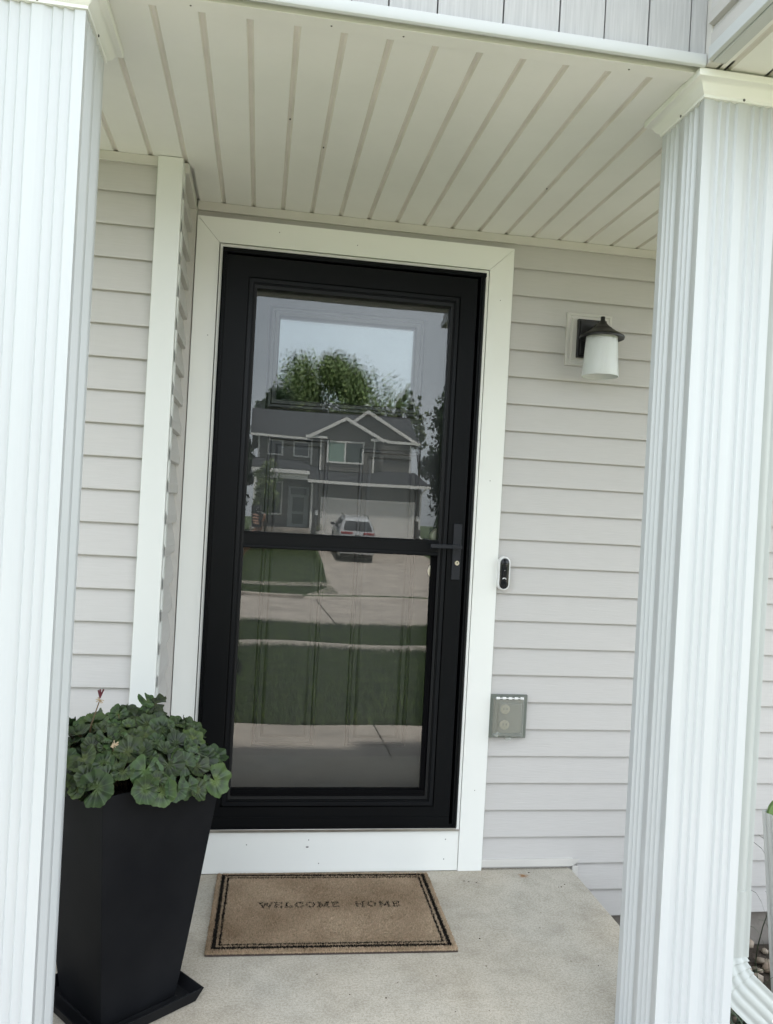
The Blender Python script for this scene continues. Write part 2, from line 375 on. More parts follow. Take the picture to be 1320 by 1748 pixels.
tag(b.build('near_kerb', M['concrete_far'], bevel=.03), 'concrete kerb on the near side of the street', 'kerb', kind='structure')
b = MB(); b.box(-40, 1.8, -27.9, -27.61, -1.6, -1.215); b.box(10.6, 40, -27.9, -27.61, -1.6, -1.215)
tag(b.build('far_kerb', M['concrete_far'], bevel=.03), 'concrete kerb on the far side broken by the driveway', 'kerb', kind='structure')
b = MB()
dz = .03
def dpt(x, y): return (x, y, tz(y) + dz)
pl = [(1.8, -27.61), (2.0, -28.1), (3.0, -31), (3.3, -38), (3.4, -45.98)]; pr_ = [(10.6, -27.61), (10.4, -28.1), (9.7, -31), (9.6, -38), (9.6, -45.98)]
ptsL = [(x, y, (-1.355 if y > -27.7 else tz(y) + dz)) for x, y in pl]; ptsR = [(x, y, (-1.355 if y > -27.7 else tz(y) + dz)) for x, y in pr_]
b.loft([[Vector(l), Vector(r), Vector(r) - Vector((0, 0, .2)), Vector(l) - Vector((0, 0, .2))] for l, r in zip(ptsL, ptsR)])
tag(b.build('driveway', M['concrete_far']), 'concrete driveway sloping up to the garage across the street', 'driveway', kind='structure')
b = MB()
for i in range(-8, 2):
    b.poly([(i * 1.5, -32.4, tz(-32.4) + .02), (i * 1.5 + 1.49, -32.4, tz(-32.4) + .02), (i * 1.5 + 1.49, -31.4, tz(-31.4) + .02), (i * 1.5, -31.4, tz(-31.4) + .02)])
tag(b.build('far_sidewalk', M['concrete_far']), 'thin sidewalk crossing the lawn across the street', 'sidewalk', kind='structure')

b = MB()
rq = random.Random(3)
for i in range(42):
    x_, y_ = rq.uniform(-.1, 1.22), rq.uniform(-1.2, -.03); a_ = rq.uniform(0, 6.28); l_ = rq.uniform(.0015, .005); w_ = l_ * rq.uniform(.25, .7)
    b.loft([[(x_ + l_ * math.cos(a_ + k) * (1 if k % 2 else .6), y_ + w_ * math.sin(a_ + k), .0006), (x_ + l_ * .8 * math.cos(a_ + k), y_ + w_ * .8 * math.sin(a_ + k), .0022)] for k in (0, 1.6, 3.1, 4.7)], close=False, cap=False)
tag(b.build('debris', M['bark'], fix=False), 'tiny dark bits of dirt and leaf scattered on the porch concrete', 'debris', kind='stuff')

def grass(name, x0, x1, y0, y1, n, label, h=.06, w_=.006, zoff=0):
    x = RNG.uniform(x0, x1, n); y = RNG.uniform(y0, y1, n); z = np.array([tz(v) for v in y]) + zoff - .005
    a = RNG.uniform(0, 6.283, n); hh = h * RNG.uniform(.5, 1.25, n); t = RNG.normal(0, .35, (2, n)) * hh
    V = np.empty((n, 3, 3)); dx = np.cos(a) * w_ / 2; dy = np.sin(a) * w_ / 2
    V[:, 0] = np.stack([x - dx, y - dy, z], 1); V[:, 1] = np.stack([x + dx, y + dy, z], 1); V[:, 2] = np.stack([x + t[0], y + t[1], z + hh], 1)
    return tag(arr_mesh(name, V.reshape(-1, 3), np.arange(n * 3).reshape(n, 3), [M['blade']]), label, 'grass', kind='stuff')
grass('lawn_grass', -1.6, 4.6, -13.2, -3.0, 130000, 'short mown grass of the near front lawn', .07, .014)
grass('verge_grass', -1.6, 5.2, -17.5, -14.35, 40000, 'grass strip between the near sidewalk and the street', .085, .012)
grass('lawn_edge_grass', -1.6, 4.6, -3.10, -2.99, 5000, 'longer grass overhanging the edge of the front walkway', .10, .010)
grass('sidewalk_edge_grass', -1.6, 4.6, -13.24, -13.10, 4000, 'taller ragged grass at the edge of the near sidewalk', .15, .016)
grass('kerb_edge_grass', -1.6, 5.2, -17.58, -17.40, 4000, 'taller ragged grass along the near kerb', .17, .018)
grass('far_lawn_grass', -3, 3.2, -45, -28.1, 60000, 'grass of the lawn across the street', .08, .02)

# ------------------------------------------------------------------ our house
house = empty('house', (0, 0, 0), 'greige vinyl sided house whose covered porch fills the view', 'house')
LIP = 2.150; CO = .1016
def siding(b, x0, x1, zb, zt, y=0.0, proud=.0155, axis='x', sgn=-1, slot=True):
    """clapboard courses with their lips at LIP - k*CO. axis x: wall along x facing -y; axis y: wall along y facing sgn*x at x=y"""
    k0 = math.floor((LIP - zt) / CO) ; z = LIP - k0 * CO
    lo = zb
    edges = []
    zz = LIP + math.ceil((zt - LIP) / CO) * CO
    while zz > zb - 1e-6:
        edges.append(zz); zz -= CO
    edges.append(zz)
    for zl in edges:
        ztop = min(zl + CO, zt); zbot = max(zl, zb)
        if ztop <= zbot + .001: continue
        f = lambda q: proud * (1 - (q - zl) / CO) * .85 + proud * .15
        pr = [(.003, zbot + .011), (f(zbot) * .80, zbot + .009), (f(zbot) * .93, zbot + .0005), (f(zbot), zbot + .002), (f(zbot) * .985, min(zbot + .006, ztop)), (f((zbot + ztop) / 2) + .0007, (zbot + ztop) / 2), (f(ztop), ztop), (.0012, min(ztop + .012, zt)), (0.0, min(ztop + .012, zt))]
        if not slot: pr = [(0.0, zbot), (f(zbot), zbot + .003), (f(zbot) * 1.0, min(zbot + .03, ztop)), (f((zbot + ztop) / 2) + .002, (zbot + ztop) / 2), (f(ztop), ztop), (0.0, ztop)]
        if axis == 'x':
            b.loft([[(x0, y - d, q) for d, q in pr], [(x1, y - d, q) for d, q in pr]], close=False, cap=False)
        else:
            b.loft([[(y + sgn * d, x0, q) for d, q in pr], [(y + sgn * d, x1, q) for d, q in pr]], close=False, cap=False)
b = MB(); siding(b, .880, 2.75, -.19, 2.345); siding(b, -.27, .89, 2.26, 2.345, y=0.0)
b.build('siding', M['siding'], house)
b = MB(); siding(b, -2.6, -.355, -.19, 2.345, y=-.34)
b.build('siding', M['siding'], house)
b = MB(); siding(b, -.345, -.004, -.19, 2.345, y=-.300, axis='y', sgn=1, proud=.017, slot=False)
b.build('siding', M['siding'], house)
# wall core with door opening
b = MB()
b.box(.85, 2.75, .002, .16, -.185, 2.6); b.box(-.30, -.19, .002, .16, -.185, 2.6); b.box(-.19, .85, .002, .16, 2.24, 2.6)
b.box(-2.6, -.302, -.338, .16, -.185, 2.6)
# interior shell (unlit) behind the door
b.box(-2.6, -2.4, .16, 6, -.2, 2.6); b.box(2.6, 2.75, .16, 6, -.2, 2.6); b.box(-2.6, 2.75, 6, 6.1, -.2, 2.6); b.box(-2.4, 2.6, .16, 6, 2.5, 2.6); b.box(-2.6, 2.75, .065, 6, -.26, -.19)
b.build('wall', M['sidetrim'], house)
b = MB(); b.box(-2.58, 2.73, .03, .2, -.7, -.195); b.box(-2.58, -.34, -.31, .03, -.7, -.195)
b.build('foundation', M['found'], house)
# corner posts and J trims
b = MB(); b.box(-.362, -.286, -.372, -.334, -.19, 2.3695); b.box(-.2995, -.2835, -.334, -.30, -.19, 2.3695)
b.build('corner_post', M['post'], house, bevel=.003)
b = MB(); b.box(-.296, -.269, -.022, -.001, -.19, 2.352); b.box(-.2995, -.291, -.028, -.0225, -.19, 2.352)
b.build('corner_trim', M['sidetrim'], house, bevel=.002)
def jtrim(b, x0, x1, y, z0=2.341, z1=2.3705):
    b.box(x0, x1, y - .019, y - .001, z0, z1); b.box(x0, x1, y - .021, y - .017, z0 - .002, z0 + .004)
b = MB(); jtrim(b, -.268, 2.75, 0); b.build('ceiling_trim', M['sidetrim'], house, bevel=.0015)
b = MB(); jtrim(b, -2.6, -.363, -.34, 2.343); b.build('ceiling_trim', M['sidetrim'], house, bevel=.0015)
b = MB(); b.box(-.2995, -.2715, -.3335, -.022, 2.338, 2.3705); b.build('ceiling_trim', M['sidetrim'], house, bevel=.0015)
# bottom J trim by the porch slab
b = MB(); b.box(.886, 1.247, -.024, -.001, .010, .038)
b.poly([(1.2475, -.024, .010), (1.275, -.024, .038), (1.247, -.024, .038)])
b.box(1.2475, 1.270, -.020, -.001, -.19, .009)
b.build('base_trim', M['sidetrim'], house, bevel=.0015)

# soffit ceiling with V grooves
GS, G0, ZS = .10337, -.17931, 2.3708
def soffit(b, x0, x1, y0, y1, z=ZS, g0=G0, gw=.0165, gd=.006):
    j0 = math.ceil((x0 - g0 + gw) / GS); xs = []
    j = j0
    while g0 + j * GS < x1 - gw: xs.append(g0 + j * GS); j += 1
    px = x0
    for g in xs:
        a, c = g - gw / 2, g + gw / 2
        b.mi = 0; b.poly([(px, y0, z), (a, y0, z), (a, y1, z), (px, y1, z)])
        b.poly([(a, y0, z), (a + .0012, y0, z + .003), (a + .0012, y1, z + .003), (a, y1, z)])
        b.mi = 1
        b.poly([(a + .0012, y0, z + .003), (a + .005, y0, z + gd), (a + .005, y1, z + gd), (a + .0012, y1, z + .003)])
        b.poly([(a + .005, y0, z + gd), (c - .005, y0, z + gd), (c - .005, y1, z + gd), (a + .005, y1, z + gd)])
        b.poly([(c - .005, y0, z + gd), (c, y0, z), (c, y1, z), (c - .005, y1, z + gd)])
        px = c
    b.mi = 0; b.poly([(px, y0, z), (x1, y0, z), (x1, y1, z), (px, y1, z)])
b = MB(); soffit(b, -.262, 2.75, -1.149, .03); soffit(b, -2.6, -.262, -1.149, -.30)
b.box(-2.6, 2.75, -1.149, .03, ZS + .012, ZS + .02)
b.mi = 2
for j, yy in ((2, -.70), (3, -.55), (10, -.45)):
    b.ball((G0 + j * GS, yy, ZS + .004), .0024, 6)
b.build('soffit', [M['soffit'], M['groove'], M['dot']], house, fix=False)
b = MB(); b.box(-2.6, .955, -1.196, -1.1525, ZS - .004, ZS + .012); b.box(-2.6, .955, -1.1524, -1.1492, ZS + .006, ZS + .012)
b.mi = 1
for xx in (.26, .10, .79, -.2): b.ball((xx, -1.172, ZS - .003), .0028, 6)
b.build('soffit_trim', [M['soffit'], M['dot']], house, bevel=.001)
# gable face: recessed reveal, J channel, shake siding
b = MB(); b.box(-2.6, .953, -1.214, -1.1965, ZS + .020, ZS + .03)
b.build('reveal', M['seam'], house)  # dark colour painted in for the shade inside the reveal
# rounded nose J channel
b = MB()
prof = [(-1.2145, ZS - .001), (-1.219, ZS - .002), (-1.2235, ZS + .001), (-1.2255, ZS + .006), (-1.2255, ZS + .024), (-1.222, ZS + .0265), (-1.2145, ZS + .0265)]
b.extrude([(-2.6, y, z) for y, z in prof], (3.552, 0, 0))
b.build('gable_trim', M['column'], house, smooth=30)
lines = [.138 - .13 * 4, .138 - .31, .138 - .205, .030, .138, .218, .325, .473, .602, .708, .813, .914]
x = -2.6; xs = []
while x < -.4: xs.append(x); x += random.choice([.08, .107, .13, .15])
xs += lines + [.955]
b = MB()
for a, c in zip(xs, xs[1:]):
    pz = random.uniform(0, .004)
    b.box(a + .0018, c - .0018, -1.2125 - pz, -1.200, ZS + .0268, 3.0)
b.mi = 1; b.box(-2.6, .955, -1.1999, -1.19, ZS + .027, 3.0)
b.build('gable_siding', [M['shake'], M['seam']], house)
b = MB(); b.box(.955, .984, -1.236, -1.2005, ZS + .003, 3.0)
b.build('corner_post', M['sidetrim'], house, bevel=.002)
# side wing over the walk at right: siding facing left, soffit below
b = MB(); siding(b, -1.52, -1.2365, ZS + .035, 3.0, y=.962, axis='y', sgn=-1, slot=False)
b.build('siding', M['siding'], house)
b = MB(); b.box(.9625, 2.75, -1.52, -1.2365, ZS + .03, 3.0); b.box(.985, 2.75, -1.236, -1.15, ZS + .012, 3.0)
b.build('wall', M['sidetrim'], house)
b = MB(); b.box(.948, .9605, -1.53, -1.237, ZS + .004, ZS + .034); b.box(.961, .992, -1.53, -1.237, ZS + .001, ZS + .012)
b.box(.948, 2.75, -1.545, -1.5305, ZS + .001, ZS + .034)
b.build('fascia', M['column'], house, bevel=.002)
b = MB(); soffit(b, .9925, 2.75, -1.53, -1.1495, z=ZS + .006, g0=G0 + .055)
b.build('soffit', [M['soffit'], M['groove']], house, fix=False)
# upper storey + roof mass (throws the shade on the porch and walk)
b = MB(); b.box(-2.6, 2.75, -1.14, 6.1, ZS + .03, 3.0)
b.build('upper_wall', M['sidetrim'], house)
b = MB()
b.loft([[(-3.0, y, z), (3.1, y, z)] for y, z in ((-1.30, 2.93), (2.9, 5.0), (6.6, 3.3))] , close=False, cap=False)
b.loft([[(-3.0, y, z), (3.1, y, z), (3.1, y, z + .18), (-3.0, y, z + .18)] for y, z in ((-1.30, 2.935), (2.9, 5.005), (6.6, 3.305))])
b.build('roof', M['shingle'], house, fix=True)
b = MB(); b.box(-3.0, 3.1, -1.34, -1.301, 2.88, 3.09)
b.build('fascia', M['white'], house)

# fluted columns
def column(x0, x1, y0, y1):
    def side(a, c, n=1):
        """points along from a to c (2D) with 3 flats and 6 flutes"""
        a = Vector(a); c = Vector(c); t = (c - a); Ln = t.length; t.normalize(); nrm = Vector((-t.y, t.x))
        u = Ln / 9.0; pts = []; pos = 0
        for k, kind in enumerate('FRRRFRRRF'):
            if kind == 'F':
                pts.append(a + t * pos); pos += u; pts.append(a + t * pos)
            else:
                S_ = 10
                for q in range(1, S_ + 1):
                    f = q / S_
                    # rolled flute: quick drop then gentle convex rise
                    d = .0056 * (math.sin(math.pi / 2 * f / .8) ** 1.2 if f <= .8 else (1 - f) / .2) if n == 0 else .0062 * math.sin(math.pi * f) * (1.5 - 1.0 * f)
                    if q < S_: pts.append(a + t * (pos + u * f) + nrm * d)
                    else: pts.append(a + t * (pos + u))
                pos += u
        return pts
    loop = side((x0, y0), (x1, y0), 0) + side((x1, y0), (x1, y1)) + side((x1, y1), (x0, y1)) + side((x0, y1), (x0, y0))
    # drop consecutive duplicates
    lp = [loop[0]]
    for p in loop[1:]:
        if (p - lp[-1]).length > 1e-6: lp.append(p)
    if (lp[0] - lp[-1]).length < 1e-6: lp.pop()
    b = MB(); b.loft([[(p.x, p.y, z) for p in lp] for z in (.001, .8, 1.6, 2.335)])
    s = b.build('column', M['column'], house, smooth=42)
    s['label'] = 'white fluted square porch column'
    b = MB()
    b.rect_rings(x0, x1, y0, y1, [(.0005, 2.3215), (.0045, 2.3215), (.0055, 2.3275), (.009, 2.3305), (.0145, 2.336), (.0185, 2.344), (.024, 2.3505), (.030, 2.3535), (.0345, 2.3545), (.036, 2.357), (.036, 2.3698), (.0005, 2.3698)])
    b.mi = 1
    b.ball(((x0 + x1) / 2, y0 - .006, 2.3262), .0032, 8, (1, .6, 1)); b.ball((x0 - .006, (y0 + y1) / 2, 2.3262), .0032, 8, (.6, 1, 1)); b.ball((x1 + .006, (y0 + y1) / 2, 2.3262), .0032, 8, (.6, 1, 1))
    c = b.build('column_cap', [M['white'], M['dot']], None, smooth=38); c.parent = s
    return s
column(.978, 1.169, -1.180, -.978)['label'] = 'white fluted column at the right front corner of the porch'
column(-.600, -.409, -1.180, -.978)['label'] = 'white fluted column at the left front corner of the porch'

# door trim (flat white wrapped casing, mitred at the top)
b = MB(); T0, T1, ZI, ZO = -.186, .796, 2.228, 2.3155; X0, X1 = -.2655, .8865
yf, yb = -.030, -.001; g = .0007
def prismxz(b, pts, y0, y1): b.extrude([(x, y0, z) for x, z in pts], (0, y1 - y0, 0))
prismxz(b, [(X0, .001), (T0, .001), (T0, ZI - g), (X0, ZO - g)], yf, yb)
prismxz(b, [(T1, .001), (X1, .001), (X1, ZO - g), (T1, ZI - g)], yf, yb)
prismxz(b, [(X0, ZO + g), (T0, ZI + g), (T1, ZI + g), (X1, ZO + g)], yf, yb)
b.mi = 1
for x_, z_ in ((.02, 2.285), (-.21, 1.9), (.30, 2.268), (.842, 2.12), (.84, 1.45), (.845, .30)): b.ball((x_, yf - .0003, z_), .0018, 6, (1, .4, 1))
b.build('door_trim', [M['white'], M['dot']], house, bevel=.0012)
b = MB(); b.ring(T0 + .004, T1 - .004, .152, ZI - .004, [(0, -.002), (0, -.0335), (.0095, -.0335), (.0095, -.002)])
b.mi = 1; b.ring(T0 + .0005, T1 - .0005, .145, ZI - .0005, [(0, -.003), (0, -.0225), (.003, -.0225)])
b.build('door_stop', [M['white'], M['seam']], house)
b = MB(); b.box(T0 + .001, T1 - .0015, -.027, -.002, .003, .1505)
b.mi = 1
for x_, z_ in ((.24, .120), (.28, .035), (.745, .118), (.742, .045), (.02, .105)): b.ball((x_, -.0272, z_), .0022, 6, (1, .4, 1))
b.ball((.236, -.0275, .095), .004, 5, (1.5, .4, .7))
b.build('kick_plate', [M['white'], M['dot']], house, bevel=.001)
b = MB(); b.box(T0 + .002, T1 - .003, -.036, .10, .1515, .1585); b.box(T0 + .002, T1 - .018, -.043, .10, .1590, .1655)
b.build('threshold', M['steel'], house, bevel=.0012)

# ------------------------------------------------------------------ storm door
sd_ = bpy.data.objects.new('storm_door', None); COL.objects.link(sd_); sd_.parent = house
sd_['label'] = 'black full view storm door with two glass panes'
def sp(b, name, mt, **k):
    o = b.build(name, mt, None, **k); o.parent = sd_; return o
b = MB()
b.ring(-.172, .776, .1665, 2.2085, [(0, .0), (0, -.0455), (.006, -.0475), (.0065, -.0425), (.0105, -.0425), (.0110, -.0455), (.0150, -.0455), (.0150, .0)])
b.box(-.150, .752, -.0475, -.02, .1675, .1790)
b.box(-.172, .780, -.050, -.01, 2.196, 2.2095)
sp(b, 'frame', M['black'])
# sash: flat stile, stepped inner moulding
SX0, SX1, SZ0, SZ1 = -.1565, .7485, .180, 2.1855
OX0, OX1 = -.047, .6535; UZ0, UZ1 = 1.219, 2.0765; LZ0, LZ1 = .305, 1.1625
b = MB()
b.ring(SX0, SX1, SZ0, SZ1, [(0, -.01), (0, -.0495), (.0015, -.0510), (.0745, -.0510)])
# inner moulding from the flat stile to the glass; rings are not square to the sash, build explicitly
def frame4(b, outer, inner, yo, yi):
    (a0, a1, c0, c1), (d0, d1, e0, e1) = outer, inner
    b.loft([[(a0, yo, c0), (a1, yo, c0), (a1, yo, c1), (a0, yo, c1)], [(d0, yi, e0), (d1, yi, e0), (d1, yi, e1), (d0, yi, e1)]], True, False)
o1 = (SX0 + .0745, SX1 - .0745, SZ0 + .0745, SZ1 - .0745)
o2 = (-.078, .687, .248, 2.113)
frame4(b, o1, o2, -.0510, -.0510)
o3 = (-.0768, .6858, .2492, 2.1118); frame4(b, o2, o3, -.0510, -.0470)
o4 = (-.0745, .6835, .2515, 2.1095); frame4(b, o3, o4, -.0470, -.0470)
o5 = (-.0735, .6825, .2525, 2.1085); frame4(b, o4, o5, -.0470, -.0530)
o6 = (-.0610, .6690, .2680, 2.0950); b.mi = 1; frame4(b, o5, o6, -.0530, -.0540); b.mi = 0
o7 = (-.0600, .6680, .2690, 2.0940); frame4(b, o6, o7, -.0540, -.0505)
o8 = (-.0560, .6640, .2730, 2.0900); frame4(b, o7, o8, -.0505, -.0505)
o9 = (-.0550, .6630, .2740, 2.0890); frame4(b, o8, o9, -.0505, -.0470)
o10 = (OX0, OX1, .285, UZ1); b.mi = 1; frame4(b, o9, o10, -.0470, -.0450); b.mi = 0
frame4(b, o10, (OX0, OX1, .285, UZ1), -.0450, .0)
b.box(SX0 + .002, SX1 - .002, -.0530, -.045, .1800, .2115)   # bottom expander
sp(b, 'sash', [M['black'], M['molding_highlight']], smooth=20)
b = MB(); b.loft([[(OX0 - .001, y, z), (OX1 + .001, y, z)] for y, z in ((-.02, 1.2205), (-.046, 1.2205), (-.0475, 1.219), (-.0475, 1.2145), (-.0455, 1.2135), (-.0455, 1.1745), (-.0490, 1.1735), (-.0495, 1.1665), (-.0480, 1.1625), (-.02, 1.1615))], close=False, cap=False)
b.box(OX0, OX1, -.0195, -.008, 1.1616, 1.2204)
sp(b, 'mid_rail', M['black'], smooth=20)
# lower sash frame (recessed) and gaskets
b = MB(); b.box(OX0, OX1, -.040, -.008, .2855, .3045); b.box(OX0, OX1, -.0425, -.0405, .2855, .2925)
b.box(OX1 - .017, OX1 - .0005, -.030, -.010, .3050, LZ1 - .001)
sp(b, 'glass_stop', M['rubber'])
def pane(name, x0, x1, z0, z1, y0, tilt, amp, seed, mt, t=.0032, parent=sd_, nx=36, nz=44):
    rg = np.random.default_rng(seed); K = [(rg.uniform(2, 14), rg.uniform(2, 16), rg.uniform(0, 6.28), rg.normal()) for _ in range(7)]
    b = MB()
    def yy(x, z): return y0 + tilt * (z - (z0 + z1) / 2) + amp * sum(c * math.sin(kx * x + kz * z + p) / (kx + kz) for kx, kz, p, c in K)
    for off in (0, t):
        n = len(b.v)
        for j in range(nz + 1):
            for i in range(nx + 1):
                x = x0 + (x1 - x0) * i / nx; z = z0 + (z1 - z0) * j / nz; b.v.append((x, yy(x, z) + off, z))
        for j in range(nz):
            for i in range(nx):
                a = n + j * (nx + 1) + i; q = (a, a + 1, a + nx + 2, a + nx + 1); b.face(q if off == 0 else q[::-1])
    o = b.build(name, mt, None, fix=False, smooth=60)
    if parent is not None: o.parent = parent
    return o
pane('glass_pane', OX0 - .004, OX1 + .004, 1.214, UZ1 + .004, -.030, .0056, .0011, 3, M['glass'])
pane('glass_pane', OX0 - .004, OX1 - .016, .296, LZ1 + .004, -.020, .0125, .0008, 5, M['glass'])
# handle set
b = MB(); b.box(.7055, .7360, -.0585, -.0512, 1.080, 1.2845)
h = sp(b, 'handle_plate', M['handle'], bevel=.0015)
b = MB(); b.box(.6140, .7290, -.1010, -.0910, 1.1945, 1.2085); b.box(.7120, .7280, -.0905, -.0590, 1.1955, 1.2075)
h2 = b.build('lever_handle', M['handle'], None, bevel=.0015); h2.parent = sd_
b = MB(); b.lathe((.7235, -.0586, 1.1415), [(.0088, 0), (.0088, .003), (.0080, .004), (.0001, .004)], 24, True, 'y')
b.mi = 1; b.box(.7229, .7242, -.0632, -.0622, 1.1375, 1.1455); b.lathe((.7235, -.0622, 1.1430), [(.0018, 0), (.0018, .0010), (.0001, .0011)], 12, True, 'y')
h3 = b.build('lock_cylinder', [M['knob'], M['gloss_black']], None, smooth=40); h3.parent = sd_

# ------------------------------------------------------------------ inner door
idr = bpy.data.objects.new('inner_door', None); COL.objects.link(idr); idr.parent = house
idr['label'] = 'dark panelled entry door with a small window behind the storm door'
b = MB()
IX0, IX1, IZ0, IZ1, IY = -.17, .735, .168, 2.20, .062
lx0, lx1, lz0, lz1 = .040, .546, 1.705, 2.008
for (x0, x1, z0, z1) in ((IX0, lx0, IZ0, IZ1), (lx1, IX1, IZ0, IZ1), (lx0, lx1, IZ0, lz0), (lx0, lx1, lz1, IZ1)): b.box(x0, x1, IY, IY + .044, z0, z1)
b.build('door_slab', M['inner'], None).parent = idr
b = MB(); b.ring(lx0 - .038, lx1 + .038, lz0 - .038, lz1 + .038, [(0, IY), (0.002, IY - .008), (.010, IY - .014), (.018, IY - .012), (.022, IY - .016), (.034, IY - .012), (.039, IY - .004), (.039, IY + .04)])
b.build('lite_frame', M['inner'], None, smooth=35).parent = idr
for (x0, x1, z0, z1) in ((.018, .246, .435, 1.572), (.360, .590, .435, 1.545)):
    b = MB(); b.ring(x0, x1, z0, z1, [(0, IY - .0005), (.004, IY - .007), (.011, IY - .009), (.016, IY - .002), (.030, IY - .0015), (.036, IY - .007), (.044, IY - .0085)])
    b.poly([(x0 + .044, IY - .0085, z0 + .044), (x1 - .044, IY - .0085, z0 + .044), (x1 - .044, IY - .0085, z1 - .044), (x0 + .044, IY - .0085, z1 - .044)])
    b.build('door_panel', M['inner'], None, smooth=35).parent = idr
gl = pane('lite_glass', lx0 - .002, lx1 + .002, lz0 - .002, lz1 + .002, IY + .010, .0006, .0008, 11, M['glass_lite'], parent=idr)
gl = pane('lite_glass', lx0 - .002, lx1 + .002, lz0 - .002, lz1 + .002, IY + .026, .0012, .0008, 12, M['glass_lite'], parent=idr)
for zk, rk in ((1.100, .027), (1.232, .024)):
    b = MB(); b.lathe((.672, IY, zk), [(.030, 0), (.030, .005), (.012, .009), (.011, .030), (rk, .036), (rk + .001, .048), (rk * .8, .058), (.0005, .060)] if zk < 1.2 else [(.030, 0), (.031, .010), (.026, .020), (.0005, .022)], 28, True, 'y')
    b.build('door_knob' if zk < 1.2 else 'deadbolt', M['knob'], None, smooth=40).parent = idr
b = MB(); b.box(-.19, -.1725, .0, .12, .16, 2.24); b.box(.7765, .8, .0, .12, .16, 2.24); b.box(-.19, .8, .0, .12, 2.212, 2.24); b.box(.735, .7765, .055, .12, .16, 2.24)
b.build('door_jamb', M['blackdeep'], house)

# ------------------------------------------------------------------ wall lamp
lamp = empty('wall_lamp', (1.2, 0, 1.9), 'dark metal porch lamp with frosted glass shade on the siding', 'wall lamp')
b = MB(); b.ring(1.110, 1.289, 1.905, 2.105, [(0, -.001), (0, -.016), (.003, -.019), (.010, -.019), (.0125, -.0165), (.020, -.0165), (.0215, -.022), (.026, -.022)])
b.box(1.1355, 1.2635, -.0215, -.001, 1.9305, 2.0795)
b.build('mounting_block', M['sidetrim'], lamp, smooth=25)
b = MB(); b.box(1.148, 1.259, -.040, -.0218, 1.934, 2.078); b.box(1.1555, 1.2515, -.047, -.0402, 1.9415, 2.0705)
b.build('back_plate', M['dark_metal'], lamp, bevel=.002)
lc = (1.2035, -.130, 0)
b = MB(); b.tube([(1.2035, -.045, 2.035), (1.2035, -.085, 2.045), (1.2035, -.118, 2.035), (1.2035, -.130, 2.02)], .011, 10)
b.build('arm', M['dark_metal'], lamp, smooth=50)
b = MB(); b.lathe(lc, [(.0005, 2.069), (.0075, 2.069), (.0085, 2.066), (.0080, 2.057), (.0120, 2.050), (.0190, 2.040), (.0290, 2.031), (.034, 2.0285), (.036, 2.025), (.055, 2.012), (.060, 2.010), (.070, 2.0035), (.0785, 1.999), (.081, 1.994), (.079, 1.988), (.072, 1.990), (.060, 1.995), (.0005, 1.997)], 48)
b.build('lamp_cap', M['dark_metal'], lamp, smooth=50)
b = MB(); b.lathe(lc, [(.0565, 1.994), (.0585, 1.96), (.0625, 1.90), (.0665, 1.852), (.0655, 1.850), (.0640, 1.853), (.0600, 1.90), (.0560, 1.96), (.0540, 1.9935)], 48, False)
b.build('lamp_shade', M['frost'], lamp, smooth=50)
b = MB(); b.ball((1.2035, -.13, 1.925), .026, 12, (1, 1, 1.25)); b.lathe((1.2035, -.13, 0), [(.013, 1.95), (.013, 1.99)], 16)
b.build('bulb', M['pale'], lamp, smooth=50)

# ------------------------------------------------------------------ video doorbell
db = empty('doorbell', (.905, 0, 1.11), 'white oval doorbell with glossy black face beside the door trim', 'doorbell')
def stadium(cx, cz, w_, h_, n=12):
    r = w_ / 2; pts = []
    for i in range(n + 1):
        a = math.pi * i / n; pts.append((cx + r * math.cos(a), cz + h_ / 2 - r + r * math.sin(a)))
    for i in range(n + 1):
        a = math.pi + math.pi * i / n; pts.append((cx + r * math.cos(a), cz - h_ / 2 + r + r * math.sin(a)))
    return pts
def stl(b, cx, cz, prof, W_, H_): b.loft([[(x, y, z) for x, z in stadium(cx, cz, W_ - 2 * u, H_ - 2 * u)] for u, y in prof])
dcx, dcz = .9075, 1.110
b = MB(); b.box(dcx - .020, dcx + .021, -.028, -.004, dcz - .045, dcz + .045); b.build('wedge_mount', M['gloss_black'], db)
b = MB(); stl(b, dcx, dcz, [(.0, -.0285), (-.0005, -.045), (.0015, -.0500), (.004, -.0515), (.0055, -.0505)], .046, .125); b.build('housing', M['pale'], db, smooth=40)
b = MB(); stl(b, dcx, dcz, [(.0056, -.049), (.0056, -.0512), (.0075, -.0525), (.012, -.0530)], .046, .125)
b.lathe((dcx, -.053, dcz + .036), [(.0125, 0), (.0120, .0015), (.0085, .0025), (.0001, .0030)], 24, True, 'y')
b.build('face', M['gloss_black'], db, smooth=40)
b = MB(); b.lathe((dcx, -.053, dcz - .040), [(.0130, 0), (.0120, .0012), (.0001, .0016)], 24, True, 'y'); b.build('button', M['gloss_black'], db, smooth=40)
b = MB(); b.tube([(dcx - .0062, -.0533, dcz - .0205), (dcx - .0045, -.0533, dcz - .0165), (dcx - .001, -.0533, dcz - .0165), (dcx + .002, -.0533, dcz - .0160), (dcx + .0052, -.0533, dcz - .0172), (dcx + .0068, -.0533, dcz - .0210)], .0013, 6)
b.tube([(dcx - .002, -.0533, dcz - .0165), (dcx - .002, -.0533, dcz - .0195)], .0012, 6)
b.build('emblem', M['pale'], db)
b = MB(); b.ball((dcx + .001, -.0532, dcz + .0115), .0012, 6); b.build('indicator', M['pale'], db)

